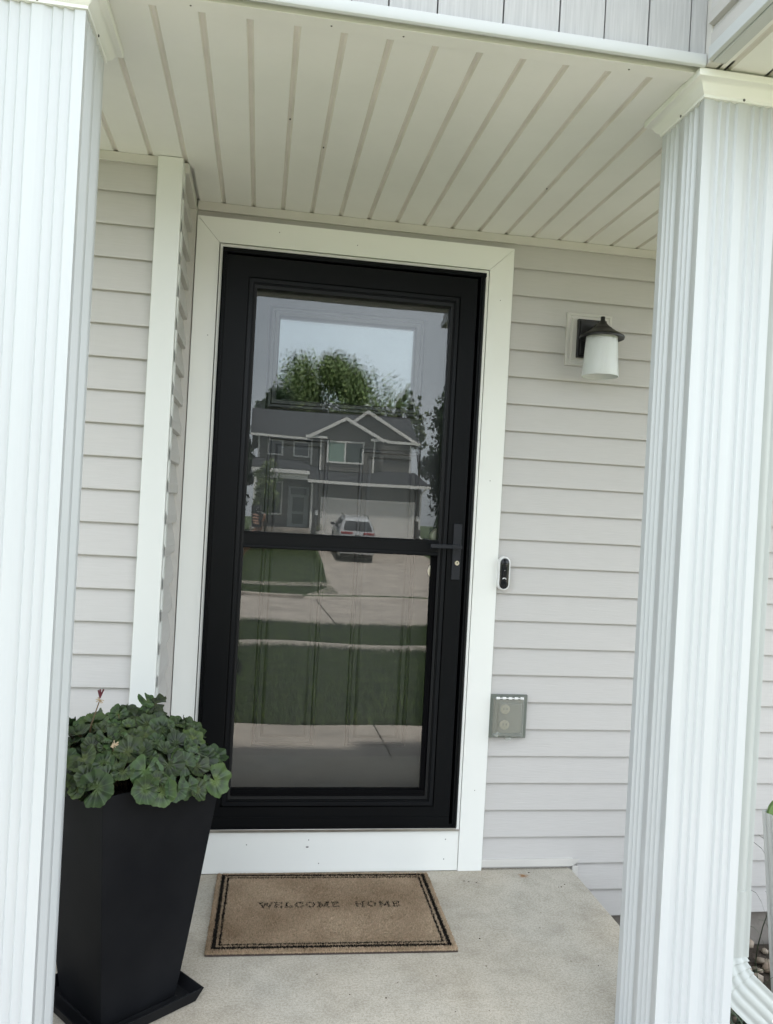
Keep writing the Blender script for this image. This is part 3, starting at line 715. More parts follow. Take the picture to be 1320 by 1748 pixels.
# ------------------------------------------------------------------ outlet box
ob = empty('outlet_cover', (.957, 0, .576), 'grey weatherproof outlet box with hinged clear lid low on the wall', 'outlet')
b = MB(); b.ring(.884, 1.031, .496, .656, [(0, -.001), (0, -.026), (.002, -.029), (.016, -.029), (.017, -.024)])
b.mi = 1; b.poly([(.90, -.024, .512), (1.015, -.024, .512), (1.015, -.024, .640), (.90, -.024, .640)]); b.build('base', [M['greybox'], mat('dim_beige_recess', (.17, .155, .11), .7)], ob, smooth=25)
for zc in (.545, .603):
    b = MB(); b.lathe((.946, -.0245, zc), [(.0185, 0), (.0185, .006), (.017, .007), (.0001, .007)], 24, True, 'y')
    b.mi = 1
    for dx in (-.006, .006): b.box(.946 + dx - .001, .946 + dx + .001, -.0322, -.0316, zc - .002, zc + .006)
    b.build('receptacle', [M['outletface'], M['gloss_black']], ob, smooth=40)
b = MB(); b.ring(.896, 1.012, .506, .648, [(0, -.030), (.001, -.052), (.004, -.057), (.013, -.058), (.0145, -.066), (.018, -.068), (.021, -.068)])
b.poly([(.917, -.068, .527), (.991, -.068, .527), (.991, -.068, .627), (.917, -.068, .627)])
b.box(.942, .964, -.064, -.0585, .497, .506)
b.tube([(.902, -.064, .513), (.915, -.068, .524)], .009, 10); b.build('lid', M['lid'], ob, smooth=30)
b = MB()
for xx in (.908, .932, .955, .978, 1.000): b.tube([(xx - .006, -.056, .650), (xx + .006, -.056, .650)], .0052, 8)
b.tube([(.90, -.056, .650), (1.006, -.056, .650)], .0022, 6)
b.build('hinge', M['pale'], ob, smooth=50)

# ------------------------------------------------------------------ doormat
mt_ = empty('doormat', (.294, -.310, 0), 'tan coir doormat with double black border reading WELCOME HOME', 'doormat')
mt_.rotation_euler = (0, 0, R(-1.3))
MWX, MWY = .750, .514
# letters as strokes in a unit box: (x0,y0,x1,y1); drawn with serifs
LET = {
 'W': (1.35, [(0, 1, .32, 0), (.32, 0, .66, .85), (.66, .85, 1.0, 0), (1.0, 0, 1.32, 1), (-.1, 1, .22, 1), (.50, .9, .8, .9), (1.12, 1, 1.42, 1)]),
 'E': (.8, [(.12, 0, .12, 1), (0, 0, .75, 0), (0, 1, .72, 1), (.12, .52, .5, .52), (.75, 0, .75, .25), (.72, 1, .72, .78)]),
 'L': (.8, [(.2, 0, .2, 1), (.02, 1, .4, 1), (.02, 0, .75, 0), (.75, 0, .75, .28)]),
 'C': (.95, [(.85, .72, .62, .98), (.62, .98, .3, .95), (.3, .95, .08, .65), (.08, .65, .08, .35), (.08, .35, .3, .05), (.3, .05, .62, .02), (.62, .02, .88, .25), (.85, .72, .85, 1.0)]),
 'O': (1.05, [(.5, 1, .2, .88), (.2, .88, .04, .5), (.04, .5, .2, .12), (.2, .12, .5, 0), (.5, 0, .8, .12), (.8, .12, .96, .5), (.96, .5, .8, .88), (.8, .88, .5, 1)]),
 'M': (1.25, [(.12, 0, .15, 1), (.15, 1, .6, .15), (.6, .15, 1.05, 1), (1.05, 1, 1.1, 0), (-.02, 0, .28, 0), (.94, 0, 1.24, 0), (0, 1, .2, 1), (1.0, 1, 1.2, 1)]),
 'H': (1.05, [(.14, 0, .14, 1), (.86, 0, .86, 1), (.14, .5, .86, .5), (0, 0, .3, 0), (0, 1, .3, 1), (.72, 0, 1.0, 0), (.72, 1, 1.0, 1)])}
strokes = []; LH = .031
xw = -.222
for word, gap0 in (('WELCOME', 0), ('HOME', .046)):
    xw += gap0
    for ch in word:
        wd, ss = LET[ch]
        for (a, c, d, e) in ss: strokes.append((xw + a * LH * .92, .006 + c * LH, xw + d * LH * .92, .006 + e * LH))
        xw += wd * LH * .92 + .0095
st = np.array(strokes)
def segd(px, py):
    d = np.full(px.shape, 9.0)
    for x0, y0, x1, y1 in st:
        vx, vy = x1 - x0, y1 - y0; t = np.clip(((px - x0) * vx + (py - y0) * vy) / (vx * vx + vy * vy + 1e-12), 0, 1)
        d = np.minimum(d, np.hypot(px - x0 - t * vx, py - y0 - t * vy))
    return d
nx_, ny_ = 420, 290
gx, gy = np.meshgrid(np.linspace(-MWX / 2 + .001, MWX / 2 - .001, nx_), np.linspace(-MWY / 2 + .001, MWY / 2 - .001, ny_))
px = (gx + RNG.normal(0, .0009, gx.shape)).ravel(); py = (gy + RNG.normal(0, .0009, gy.shape)).ravel(); n = px.size
edge = np.minimum(MWX / 2 - np.abs(px), MWY / 2 - np.abs(py)) + RNG.normal(0, .0008, n)
dark = ((edge > .0160) & (edge < .0280)) | ((edge > .0360) & (edge < .0425))
inner = edge > .06
dl = np.full(n, 9.0); near = (np.abs(py - .02) < .03) & (np.abs(px) < .3); dl[near] = segd(px[near], py[near])
dark |= (dl + RNG.normal(0, .0007, n)) < .0025
dark &= (RNG.uniform(0, 1, n) > .22) | (edge < .05)
a = RNG.uniform(0, 6.283, n); wd = .0011 * (1 + .35 * dark)
hh = .0135 + RNG.uniform(0, .0025, n) - .004 * (edge < .004); lean = RNG.normal(0, .0014, (2, n))
V = np.empty((n, 4, 3)); dx = np.cos(a) * wd; dy = np.sin(a) * wd; z0 = np.full(n, .006)
V[:, 0] = np.stack([px - dx, py - dy, z0], 1); V[:, 1] = np.stack([px + dx, py + dy, z0], 1)
V[:, 2] = np.stack([px + dx * .7 + lean[0], py + dy * .7 + lean[1], hh], 1); V[:, 3] = np.stack([px - dx * .7 + lean[0], py - dy * .7 + lean[1], hh], 1)
o = arr_mesh('pile', V.reshape(-1, 3), np.arange(n * 4).reshape(n, 4), [M['coir'], M['coird']], dark.astype(int)); o.parent = mt_
b = MB(); b.box(-MWX / 2, MWX / 2, -MWY / 2, MWY / 2, .0008, .006)
o = b.build('backing', M['matback'], None, bevel=.001); o.parent = mt_
b = MB(); b.box(-MWX / 2 + .002, MWX / 2 - .002, -MWY / 2 + .002, MWY / 2 - .002, .0062, .0085)
o = b.build('pile_base', M['coir'], None); o.parent = mt_

# ------------------------------------------------------------------ planter, saucer, geranium
PC = (-.298, -.749); PA = 39.2
pl_ = empty('planter', (PC[0], PC[1], .014), 'tall tapered matte black square planter beside the left column', 'planter'); pl_.rotation_euler = (0, 0, R(PA))
def sq(h, z): return [(-h, -h, z), (h, -h, z), (h, h, z), (-h, h, z)]
def sub(lp, n=8):
    o = []
    for i in range(4):
        a = Vector(lp[i]); c = Vector(lp[(i + 1) % 4])
        for k in range(n): o.append(a + (c - a) * k / n)
    return o
b = MB(); ls = []
for t in np.linspace(0, 1, 12):
    h = .1045 + (.1702 - .1045) * (t ** .92); ls.append(sub(sq(h, t * .5985)))
ls += [sub(sq(.1690, .5995)), sub(sq(.1625, .5985)), sub(sq(.150, .54)), sub(sq(.146, .535))]
b.loft(ls); o = b.build('pot', M['planter'], None, smooth=30, bevel=.002); o.parent = pl_
b = MB(); b.loft([sub(sq(.153, .540)), sub(sq(.153, .552))]); o = b.build('soil', M['soil'], None); o.parent = pl_
sa = empty('planter_saucer', (PC[0], PC[1], 0), 'black square plastic saucer under the tall planter', 'saucer'); sa.rotation_euler = (0, 0, R(PA))
b = MB(); b.loft([sub(sq(h, z)) for h, z in ((.144, .001), (.158, .036), (.1585, .0375), (.154, .0375), (.1415, .012), (.140, .0115), (.110, .0115), (.108, .0130), (.02, .0130))])
o = b.build('tray', M['planter'], None, smooth=25, bevel=.001); o.parent = sa

ger = empty('geranium', (PC[0], PC[1], .56), 'leafy green geranium filling the black planter, two spent flower stalks', 'plant')
lv, lf, luv, lan = [], [], [], []
rg = random.Random(21)
def leaf(c, nrm, R_, seed):
    q = random.Random(seed); c = Vector(c); nrm = Vector(nrm).normalized()
    u = nrm.orthogonal().normalized(); spin = q.uniform(0, 6.283); u = Matrix.Rotation(spin, 3, nrm) @ u; v = nrm.cross(u)
    NA = 45; rings = (0.0, .25, .5, .72, .88, 1.0); base = len(lv); cup = q.uniform(.05, .42); fold = q.uniform(.03, .10); hue = q.random()
    bend = q.uniform(-.35, .25); ph = q.uniform(0, 6)
    lv.append(tuple(c)); luvp.append((0, hue)); angp.append((0, 0))
    for ri in rings[1:]:
        for k in range(NA):
            t = k / (NA - 1); th = R(14) + t * (2 * math.pi - R(28))
            edge = 1 + .055 * math.cos(7 * (th + .3)) + .022 * math.cos(29 * th + ph) - .14 * math.exp(-((min(t, 1 - t)) / .05) ** 2)
            r = ri * R_ * (1 + (edge - 1) * ri ** 2)
            z = R_ * (cup * ri ** 2 + fold * ri ** 1.5 * math.cos(7 * (th + .3)) + .02 * ri ** 3 * math.sin(29 * th + ph)) + bend * R_ * ri * ri * (math.cos(th)) ** 2
            p = c + u * r * math.cos(th) + v * r * math.sin(th) + nrm * z
            lv.append(tuple(p)); luvp.append((ri, hue)); angp.append((t, ri))
    for k in range(NA - 1): lf.append((base, base + 1 + k, base + 2 + k))
    for j in range(len(rings) - 2):
        for k in range(NA - 1):
            a = base + 1 + j * NA + k; lf.append((a, a + NA, a + NA + 1, a + 1))
luvp, angp = [], []
stems = MB()
center = Vector((PC[0] - .005, PC[1], .585)); leaves = []
ca, sa_ = math.cos(R(PA)), math.sin(R(PA))
placed = []
tries = 0
while len(placed) < 330 and tries < 22000:
    tries += 1
    th = rg.uniform(0, 6.283); ph = math.asin(rg.uniform(-.10, 1))
    sh = rg.choice([1.0, 1.0, .97, .80, .66])
    d = Vector((math.cos(th) * math.cos(ph), math.sin(th) * math.cos(ph), math.sin(ph)))
    k = 1 / max(abs(d.x * ca + d.y * sa_), abs(-d.x * sa_ + d.y * ca), .72)   # squarish spread
    p = Vector((center.x + d.x * .232 * sh * (.78 + .22 * k), center.y + d.y * .222 * sh * (.78 + .22 * k), center.z + d.z * .140 * sh + .008))
    if p.z < .615: p.z = .612 + rg.uniform(0, .02)
    if p.x > -.12: p.z -= .022
    if p.y < -.80 and -.34 < p.x < -.24 and p.z < .655: continue
    rr = rg.choice((.019, .026, .031, .035, .040)) * rg.uniform(.9, 1.1)
    if any((p - a).length < (.50 * (rr + r2)) for a, r2 in placed): continue
    placed.append((p, rr))
    nrm = (d + Vector((rg.gauss(0, .30), -.25 + rg.gauss(0, .25), .38 + rg.gauss(0, .25)))).normalized()
    leaf(p, nrm, rr, tries)
    root = Vector((PC[0] + (p.x - PC[0]) * .3, PC[1] + (p.y - PC[1]) * .3, .575))
    if rg.random() < .55: stems.tube([root, (root + p) / 2 + Vector((0, 0, .02)), p - nrm * .002], [.0024, .0018, .0013], 5)
# taller sprigs
for (x, y, z, nz) in ((-.270, -.70, .812, (.4, -.3, .7)), (-.244, -.71, .806, (-.5, -.5, .8)), (-.262, -.72, .785, (.1, -.8, .5)), (-.335, -.74, .785, (.6, -.7, .2)), (-.395, -.74, .758, (-.2, .2, 1)), (-.30, -.76, .750, (0, -.8, .6)), (-.235, -.74, .765, (.3, -.8, .4)), (-.285, -.735, .766, (-.4, -.8, .5)), (-.40, -.80, .70, (-.2, -.8, .6)), (-.20, -.76, .742, (.2, -.5, .8))):
    z -= .038; rr = rg.uniform(.024, .034); leaf((x, y, z), nz, rr, int(x * 1e4) + 9999)
    stems.tube([(PC[0] + (x - PC[0]) * .4, y, .60), (x, y, z)], [.0028, .0016], 6)
me = bpy.data.meshes.new('foliage'); me.from_pydata(lv, [], lf); me.materials.append(M['leaf'])
u1 = me.uv_layers.new(name='zone'); u2 = me.uv_layers.new(name='ang')
li = np.empty(len(me.loops), np.int32); me.loops.foreach_get('vertex_index', li)
u1.data.foreach_set('uv', np.array(luvp, np.float32)[li].ravel()); u2.data.foreach_set('uv', np.array(angp, np.float32)[li].ravel())
me.polygons.foreach_set('use_smooth', [True] * len(me.polygons)); u1.active_render = True
o = bpy.data.objects.new('foliage', me); COL.objects.link(o); o.parent = ger; o.location = -ger.location
stems.build('stem', M['petiole'], ger, smooth=60)
for (bx, by, bz, tx, ty, tz_, red) in ((-.40, -.80, .66, -.375, -.79, .808, 1), (-.315, -.90, .665, -.316, -.905, .728, 0)):
    b = MB(); b.tube([(bx, by, bz), ((bx + tx) / 2 - .004, by, (bz + tz_) / 2), (tx, ty, tz_ - .012)], [.0022, .0018, .0015], 6)
    b.mi = 1
    for i in range(22):
        dd = Vector((rg.gauss(0, 1), rg.gauss(0, 1), rg.gauss(0, .8) - .2)).normalized(); b.tube([(tx, ty, tz_ - .012), Vector((tx, ty, tz_ - .012)) + dd * rg.uniform(.005, .011)], [.0009, .0015], 4)
    if red:
        b.mi = 2
        for i in range(5): b.tube([(tx, ty, tz_ - .008), (tx + rg.uniform(-.006, .008), ty + rg.uniform(-.004, .004), tz_ + rg.uniform(.006, .016))], [.0016, .0022], 5)
    b.build('flower_stalk', [M['petiole'], M['dried'], M['bud']], ger, smooth=60)

# ------------------------------------------------------------------ downspouts
def corr(w_, d_):
    """corrugated rectangular section in local (u, v)"""
    pts = []
    def edge(a, c, n, amp):
        a = Vector(a); c = Vector(c); t = (c - a).normalized(); nr = Vector((t.y, -t.x)); Ln = (c - a).length
        for k in range(n * 6):
            f = k / (n * 6); s_ = max(0, math.cos(2 * math.pi * f * n + math.pi)) ** .8 if .04 < f < .96 else 0
            pts.append(a + t * Ln * f - nr * amp * s_)
    r = .004
    h, g_ = w_ / 2, d_ / 2
    edge((-h, -g_), (h, -g_), 4, .0038); edge((h, -g_), (h, g_), 3, .0038); edge((h, g_), (-h, g_), 4, .0038); edge((-h, g_), (-h, -g_), 3, .0038)
    return pts
def sweep(b, path, sec, scale=None, cap=True, side=Vector((0, 1, 0))):
    path = [Vector(p) for p in path]; lp = []
    for i, p in enumerate(path):
        t = (path[min(i + 1, len(path) - 1)] - path[max(i - 1, 0)]).normalized()
        v = side; v = (v - t * v.dot(t)).normalized(); u = v.cross(t).normalized(); s_ = scale[i] if scale else 1
        lp.append([p + u * q.x * s_ + v * q.y * s_ for q in sec])
    b.loft(lp, True, cap)
dsx, dsy = 1.2485, -1.008
ds = empty('downspout', (dsx, dsy, 0), 'white corrugated downspout with elbow just right of the right column', 'downspout')
sec = corr(.096, .076)
b = MB(); sweep(b, [(dsx, dsy, 2.368), (dsx, dsy, .375)], sec)
o = b.build('pipe', M['ds'], ds, smooth=40)
pth = [(dsx, dsy, .395), (dsx, dsy, .235)]; scl = [1.045, 1.045]
# pleated elbow turning towards +x
cx_, cz_, rad = dsx + .115, .225, .115
ang = 0; steps = 40
for i in range(1, steps + 1):
    a = R(48) * i / steps; pth.append((cx_ - rad * math.cos(a), dsy - .02 * i / steps, cz_ - rad * math.sin(a))); ph = (i / steps * 4) % 1
    scl.append(1.045 - .10 * ((1 - ph) ** .7 if ph > .12 else 0))
ex, ey, ez = pth[-1]; dr = Vector((math.sin(R(48)), -.06, -math.cos(R(48)))).normalized(); e0 = Vector((ex, ey, ez))
pth.append(tuple(e0 + dr * .07)); scl.append(1.045)
b = MB(); sweep(b, pth, sec, scl)
b.mi = 1
for x_, z_ in ((dsx - .012, .357 + .015), (dsx - .014, .335), (dsx - .016, .292)): b.ball((x_, dsy - .0415, z_), .0048, 10, (1, .6, 1))
o = b.build('elbow', [M['ds'], M['pale']], ds, smooth=45)
b = MB(); sweep(b, [tuple(e0 + dr * .055), tuple(e0 + dr * .40)], sec, [1.0, 1.0]); b.mi = 1
pm = e0 + dr * .10; b.ball(tuple(pm + Vector((0, -.038, 0))), .005, 10, (1, .6, 1))
o = b.build('outlet_pipe', [M['ds'], M['pale']], ds, smooth=40)
ld = empty('loose_downspout', (1.80, -.45, -.32), 'loose white downspout piece with green end leaning by the garden bed', 'downspout piece')
b = MB()
A0, A1 = Vector((1.800, -.46, .375)), Vector((1.872, -.47, -.33))
sec2 = corr(.105, .080)
ax = (A1 - A0).normalized()
lpA = []
v = (Vector((0, 1, 0)) - ax * ax.y).normalized(); u_ = v.cross(ax).normalized()
for k, (t, op) in enumerate(((0, 1), (.06, .6), (.15, .2), (.3, 0), (1, 0))):
    p = A0 + (A1 - A0) * t; L_ = []
    for q in sec2:
        # mouth scooped: front side lower than back side
        drop = (.035 * (1 - (q.x / .05) ** 2) if q.y < 0 else 0.0) * op
        L_.append(p + u_ * q.x * (1 + .04 * op) + v * q.y + ax * drop)
    lpA.append(L_)
b.loft(lpA, True, False)
b.build('pipe', M['post'], ld, smooth=40)
b = MB(); cc = A0 + ax * .020 + v * .018
pts = []
for i in range(25):
    a = 2 * math.pi * i / 24; pts.append(cc + u_ * .046 * math.cos(a) - ax * .058 * math.sin(a))
b.loft([pts[:24], [p + v * .012 for p in pts[:24]]]); b.build('green_insert', M['greencap'], ld, smooth=40)

# garden bed: soil, river rock, strap leaves
b = MB(); b.box(1.252, 4.5, -2.2, .02, -.5, -.325)
tag(b.build('garden_bed', M['mulch'], bevel=.02), 'dark soil bed right of the porch slab', 'garden bed', kind='structure')
n = 900; c_ = np.stack([RNG.uniform(1.27, 2.9, n), RNG.uniform(-1.5, -.01, n), -.322 + RNG.uniform(-.004, .016, n)], 1)
ico = [(0, 0, 1), (.89, 0, .45), (.28, .85, .45), (-.72, .53, .45), (-.72, -.53, .45), (.28, -.85, .45), (.72, .53, -.45), (-.28, .85, -.45), (-.89, 0, -.45), (-.28, -.85, -.45), (.72, -.53, -.45), (0, 0, -1)]
icf = [(0, 1, 2), (0, 2, 3), (0, 3, 4), (0, 4, 5), (0, 5, 1), (1, 6, 2), (2, 7, 3), (3, 8, 4), (4, 9, 5), (5, 10, 1), (2, 6, 7), (3, 7, 8), (4, 8, 9), (5, 9, 10), (1, 10, 6), (6, 11, 7), (7, 11, 8), (8, 11, 9), (9, 11, 10), (10, 11, 6)]
ico = np.array(ico); icf = np.array(icf)
s_ = RNG.uniform(.010, .024, (n, 1, 1)) * RNG.uniform(.7, 1.3, (n, 1, 3)) * np.array([1, 1, .7]); a = RNG.uniform(0, 6.28, n)
V = ico[None] * s_ * RNG.uniform(.85, 1.15, (n, 12, 1)); x = V[..., 0] * np.cos(a)[:, None] - V[..., 1] * np.sin(a)[:, None]; y = V[..., 0] * np.sin(a)[:, None] + V[..., 1] * np.cos(a)[:, None]
V = np.stack([x, y, V[..., 2]], -1) + c_[:, None]
tag(arr_mesh('river_gravel', V.reshape(-1, 3), (icf[None] + 12 * np.arange(n)[:, None, None]).reshape(-1, 3), [M['rock']], smooth=True), 'tan and brown river pebbles covering the bed', 'gravel', kind='stuff')
def strap(b, x, y, h, lx, ly, w_=.006, z0=-.32, n=7):
    pts = []
    for i in range(n + 1):
        t = i / n; pts.append(Vector((x + lx * t ** 1.7, y + ly * t ** 1.7, z0 + h * (t - .35 * t ** 3))))
    sd2 = Vector((-ly, lx, 0)).normalized() if abs(lx) + abs(ly) > 1e-4 else Vector((1, 0, 0))
    lp = [[p - sd2 * w_ * (1 - (i / n) ** 2) * .5 - Vector((0, 0, .0)), p + Vector((0, 0, .0015)), p + sd2 * w_ * (1 - (i / n) ** 2) * .5] for i, p in enumerate(pts)]
    b.loft(lp, close=False, cap=False)
rg2 = random.Random(5)
for k, (cx0, cy0, lab) in enumerate(((1.95, -.30, 'grassy strap leaved clump behind the leaning downspout piece'), (1.62, -.55, 'low dark strap leaved clump between downspout and leaning pipe'), (1.50, -.95, 'sparse dark strap leaved clump under the downspout elbow'))):
    pt = empty('strap_leaf_plant', (cx0, cy0, -.32), lab, 'plant', 'strap leaved plants in the bed')
    b = MB()
    for i in range((20, 60, 30)[k]):
        a = rg2.uniform(0, 6.28); l = rg2.uniform(.05, .30 if k else .22)
        strap(b, cx0 + rg2.gauss(0, .05), cy0 + rg2.gauss(0, .05), rg2.uniform(.10, .26) if k else rg2.uniform(.35, .80), l * math.cos(a), l * math.sin(a), rg2.uniform(.004, .009))
    b.build('leaves', M['iris'], pt, fix=False)

# ------------------------------------------------------------------ house across the street
far = empty('grey_house', (0, -46, 0), 'grey two storey house with white trim across the street, seen in the door glass', 'house')
def laps(b, x0, x1, z0, z1, y, e=.15, p=.02):
    z = z0
    while z < z1:
        zt_ = min(z + e, z1); b.loft([[(x0, yy, zz), (x1, yy, zz)] for yy, zz in ((y, z), (y + p, z), (y + .003, zt_), (y, zt_))], close=False, cap=False); z += e
def fbox(name, m, *bx, bevel=0):
    b = MB()
    for q in bx: b.box(*q)
    return b.build(name, m, far, bevel=bevel)
Yg, Yu, Yl = -46.0, -46.8, -47.2
b = MB(); b.box(3.09, 9.76, -54, Yg - .02, -.6, 2.75); b.box(3.1, 9.1, -54, Yu - .02, 2.7, 5.75); b.box(-.25, 3.1, -54, Yl - .02, -.6, 5.6)
laps(b, 3.09, 3.70, -.36, 2.75, Yg); laps(b, 9.32, 9.76, -.36, 2.75, Yg); laps(b, 3.70, 9.32, 1.95, 2.75, Yg)
laps(b, 3.1, 9.1, 3.5, 5.75, Yu); laps(b, -.25, 3.1, 3.9, 5.55, Yl); laps(b, -.25, 3.1, -.2, 3.3, Yl)
# gable triangles
for (xa, xb, ax_, zb_, za, yy) in ((3.05, 6.95, 4.95, 5.7, 6.72, Yu + .35), (4.3, 9.2, 6.25, 5.75, 7.25, Yu)):
    b.extrude([(xa, yy, zb_), (xb, yy, zb_), (ax_, yy, za)], (0, -3.5, 0))
b.box(3.55, 6.75, Yu - .02, Yu + .35, 3.6, 5.7)
laps(b, 3.55, 6.75, 3.62, 5.7, Yu + .352)
b.build('wall', M['osiding'], far, fix=False)
# roofs
b = MB()
b.loft([[(-.75, y, z), (9.6, y, z), (9.6, y, z + .15), (-.75, y, z + .15)] for y, z in ((-46.75, 5.50), (-50.6, 7.55), (-55.5, 5.3))])
b.loft([[(2.78, y, z), (10.15 if i == 0 else 9.4, y, z), (10.15 if i == 0 else 9.4, y, z + .12), (2.78, y, z + .12)] for i, (y, z) in enumerate(((-45.55, 2.86), (-46.79, 3.66)))])
b.loft([[(-.6, y, z), (2.9, y, z), (2.9, y, z + .12), (-.6, y, z + .12)] for y, z in ((-45.4, 3.36), (-47.15, 4.0))])
for (xa, xb, ax_, ze, za, y0) in ((2.75, 7.25, 4.95, 5.62, 6.86, Yu + .70), (3.9, 9.55, 6.25, 5.55, 7.38, Yu + .20)):
    for (p, q) in (((xa, ze), (ax_, za)), ((ax_, za), (xb, ze))):
        b.extrude([(p[0], y0, p[1]), (q[0], y0, q[1]), (q[0], y0, q[1] + .12), (p[0], y0, p[1] + .12)], (0, -4.2, 0))
b.build('roof', M['shingle'], far)
b = MB()
def rake(b, xa, ze, xb, za, y, h=.2):
    b.extrude([(xa, y, ze - h), (xb, y, za - h), (xb, y, za + .02), (xa, y, ze + .02)], (0, .06, 0))
rake(b, 2.75, 5.70, 4.95, 6.94, Yu + .71); rake(b, 4.95, 6.94, 7.25, 5.70, Yu + .71)
rake(b, 3.9, 5.63, 6.25, 7.46, Yu + .21); rake(b, 6.25, 7.46, 9.55, 5.63, Yu + .21)
b.build('rake_trim', M['otrim'], far)
fbox('gutter', M['otrim'], (2.75, 10.2, -45.55, -45.42, 2.76, 2.93))
for q in ((-.75, 2.9, -46.75, -46.6, 5.45, 5.60), (2.6, 3.9, Yu + .55, Yu + .70, 5.56, 5.72), (6.5, 7.5, Yu + .55, Yu + .70, 5.56, 5.72), (7.5, 9.6, Yu + .32, Yu + .45, 5.50, 5.66)): fbox('gutter', M['otrim'], q)
fbox('porch_gutter', M['otrim'], (-.6, 2.85, -45.5, -45.35, 3.20, 3.42)); fbox('porch_beam', M['otrim'], (-.5, 2.75, -45.7, -45.52, 2.88, 3.18))
fbox('corner_trim', M['otrim'], (3.0, 3.12, Yg - .01, Yg + .04, -.4, 2.8))
fbox('corner_trim', M['otrim'], (3.50, 3.60, Yu + .34, Yu + .39, 3.6, 5.7)); fbox('corner_trim', M['otrim'], (6.70, 6.80, Yu + .34, Yu + .39, 3.6, 5.7))
fbox('corner_trim', M['otrim'], (9.02, 9.12, Yu, Yu + .05, 3.6, 5.75)); fbox('corner_trim', M['otrim'], (-.30, -.18, Yl, Yl + .05, 3.9, 5.5)); fbox('corner_trim', M['otrim'], (2.95, 3.06, Yu + .02, Yu + .06, 3.9, 5.7))
b = MB(); b.tube([(9.9, -45.6, 2.75), (9.72, -45.93, 2.45), (9.72, -45.93, -.05), (9.95, -45.7, -.3)], .055, 6); b.build('downspout', M['otrim'], far)
b = MB(); b.box(3.76, 9.24, Yg - .01, Yg + .02, -.36, 1.83)
for k in range(1, 4): b.box(3.78, 9.22, Yg + .02, Yg + .024, -.36 + k * .548 - .008, -.36 + k * .548 + .008)
b.build('garage_door', M['ogarage'], far)
fbox('garage_trim', M['otrim'], (3.62, 3.76, Yg + .02, Yg + .07, -.36, 1.96), (9.24, 9.38, Yg + .02, Yg + .07, -.36, 1.96), (3.7601, 9.2399, Yg + .02, Yg + .07, 1.83, 1.96))
fbox('stone_base', M['stone'], (3.12, 3.61, Yg, Yg + .12, -.5, .35)); fbox('stone_base', M['stone'], (9.39, 9.8, Yg, Yg + .12, -.5, .35))
def fwindow(x0, x1, z0, z1, y, mull=None, gm=None, tr=.10):
    w_ = MB(); w_.ring(x0, x1, z0, z1, [(0, y), (0, y), (tr, y), (tr, y - .03)])
    # the ring faces +y here: push outwards
    w_ = MB(); w_.box(x0, x0 + tr, y, y + .06, z0, z1); w_.box(x1 - tr, x1, y, y + .06, z0, z1); w_.box(x0 + tr, x1 - tr, y, y + .06, z0, z0 + tr); w_.box(x0 + tr, x1 - tr, y, y + .06, z1 - tr, z1)
    if mull: w_.box(mull - .04, mull + .04, y, y + .055, z0 + tr, z1 - tr)
    o = w_.build('window', M['otrim'], far)
    if mull:
        for a, c, mm in ((x0 + tr, mull - .04, M['blind']), (mull + .04, x1 - tr, gm or M['wglass'])):
            g = MB(); g.box(a, c, y, y + .025, z0 + tr, z1 - tr); g = g.build('pane', mm, None); g.parent = o
    else:
        g = MB(); g.box(x0 + tr, x1 - tr, y, y + .025, z0 + tr, z1 - tr); g = g.build('pane', gm or M['wglass'], None); g.parent = o
M['wg2'] = mat('grey_curtained_glass', (.055, .075, .07), .15, 0)
fwindow(3.92, 6.14, 4.10, 5.50, Yu + .38, 5.02, M['wg2'])
fwindow(.29, 1.28, 4.34, 5.35, Yl + .03); fwindow(1.89, 2.92, 4.34, 5.35, Yl + .03)
fwindow(-.15, 1.34, .75, 2.75, Yl + .03, gm=M['wg2'])
b = MB(); b.box(1.69, 2.95, Yl + .02, Yl + .06, .05, 2.5); o = b.build('door', M['odoor'], far)
for q in ((1.83, 2.81, 2.02, 2.40), (1.98, 2.66, 1.0, 1.85), (1.98, 2.66, .25, .85)):
    g = MB(); g.box(q[0], q[1], Yl + .06, Yl + .075, q[2], q[3]); g = g.build('pane', M['wg2'], None); g.parent = o
fbox('porch_post', M['otrim'], (-.42, -.28, -45.6, -45.46, -.1, 3.2))
fbox('porch_step', M['concrete_far'], (-.5, 3.0, -47.2, -45.5, -.4, .02), (1.5, 3.0, -45.5, -45.1, -.4, -.14))
for xx in (3.38, 9.55):
    b = MB(); b.lathe((xx, Yg + .16, 0), [(.02, 1.30), (.14, 1.18), (.10, 1.15), (.09, 1.15)], 12); b.box(xx - .05, xx + .05, Yg, Yg + .1, 1.05, 1.25); o = b.build('wall_lamp', M['dark_metal'], far)
    g = MB(); g.lathe((xx, Yg + .16, 0), [(.09, 1.149), (.10, .85)], 12); g = g.build('shade', M['pale'], None); g.parent = o
for k in range(4): fbox('house_number', M['dark_metal'], (3.665, 3.715, Yg + .071, Yg + .075, 1.30 - k * .2, 1.42 - k * .2))
fp = empty('flower_pot', (3.5, -45.2, -.38), 'pale pot of small pinkish flowers beside the garage across the street', 'flower pot')
b = MB(); b.lathe((3.5, -45.2, -.40), [(.12, 0), (.17, .28), (.16, .28)], 14); b.build('pot', M['otrim'], fp, smooth=40)
b = MB()
for i in range(120):
    p = Vector((3.5 + rg.gauss(0, .14), -45.2 + rg.gauss(0, .14), -.05 + abs(rg.gauss(0, .17)))); b.mi = rg.choice((0, 0, 1)); b.poly([p, p + Vector((rg.uniform(-.06, .06), .02, .06)), p + Vector((rg.uniform(-.06, .06), -.03, .03))])
b.build('flowers', [M['leafA'], M['dried']], fp, fix=False)['kind'] = 'stuff'

far.location.z += .50; fp.location.z += .50

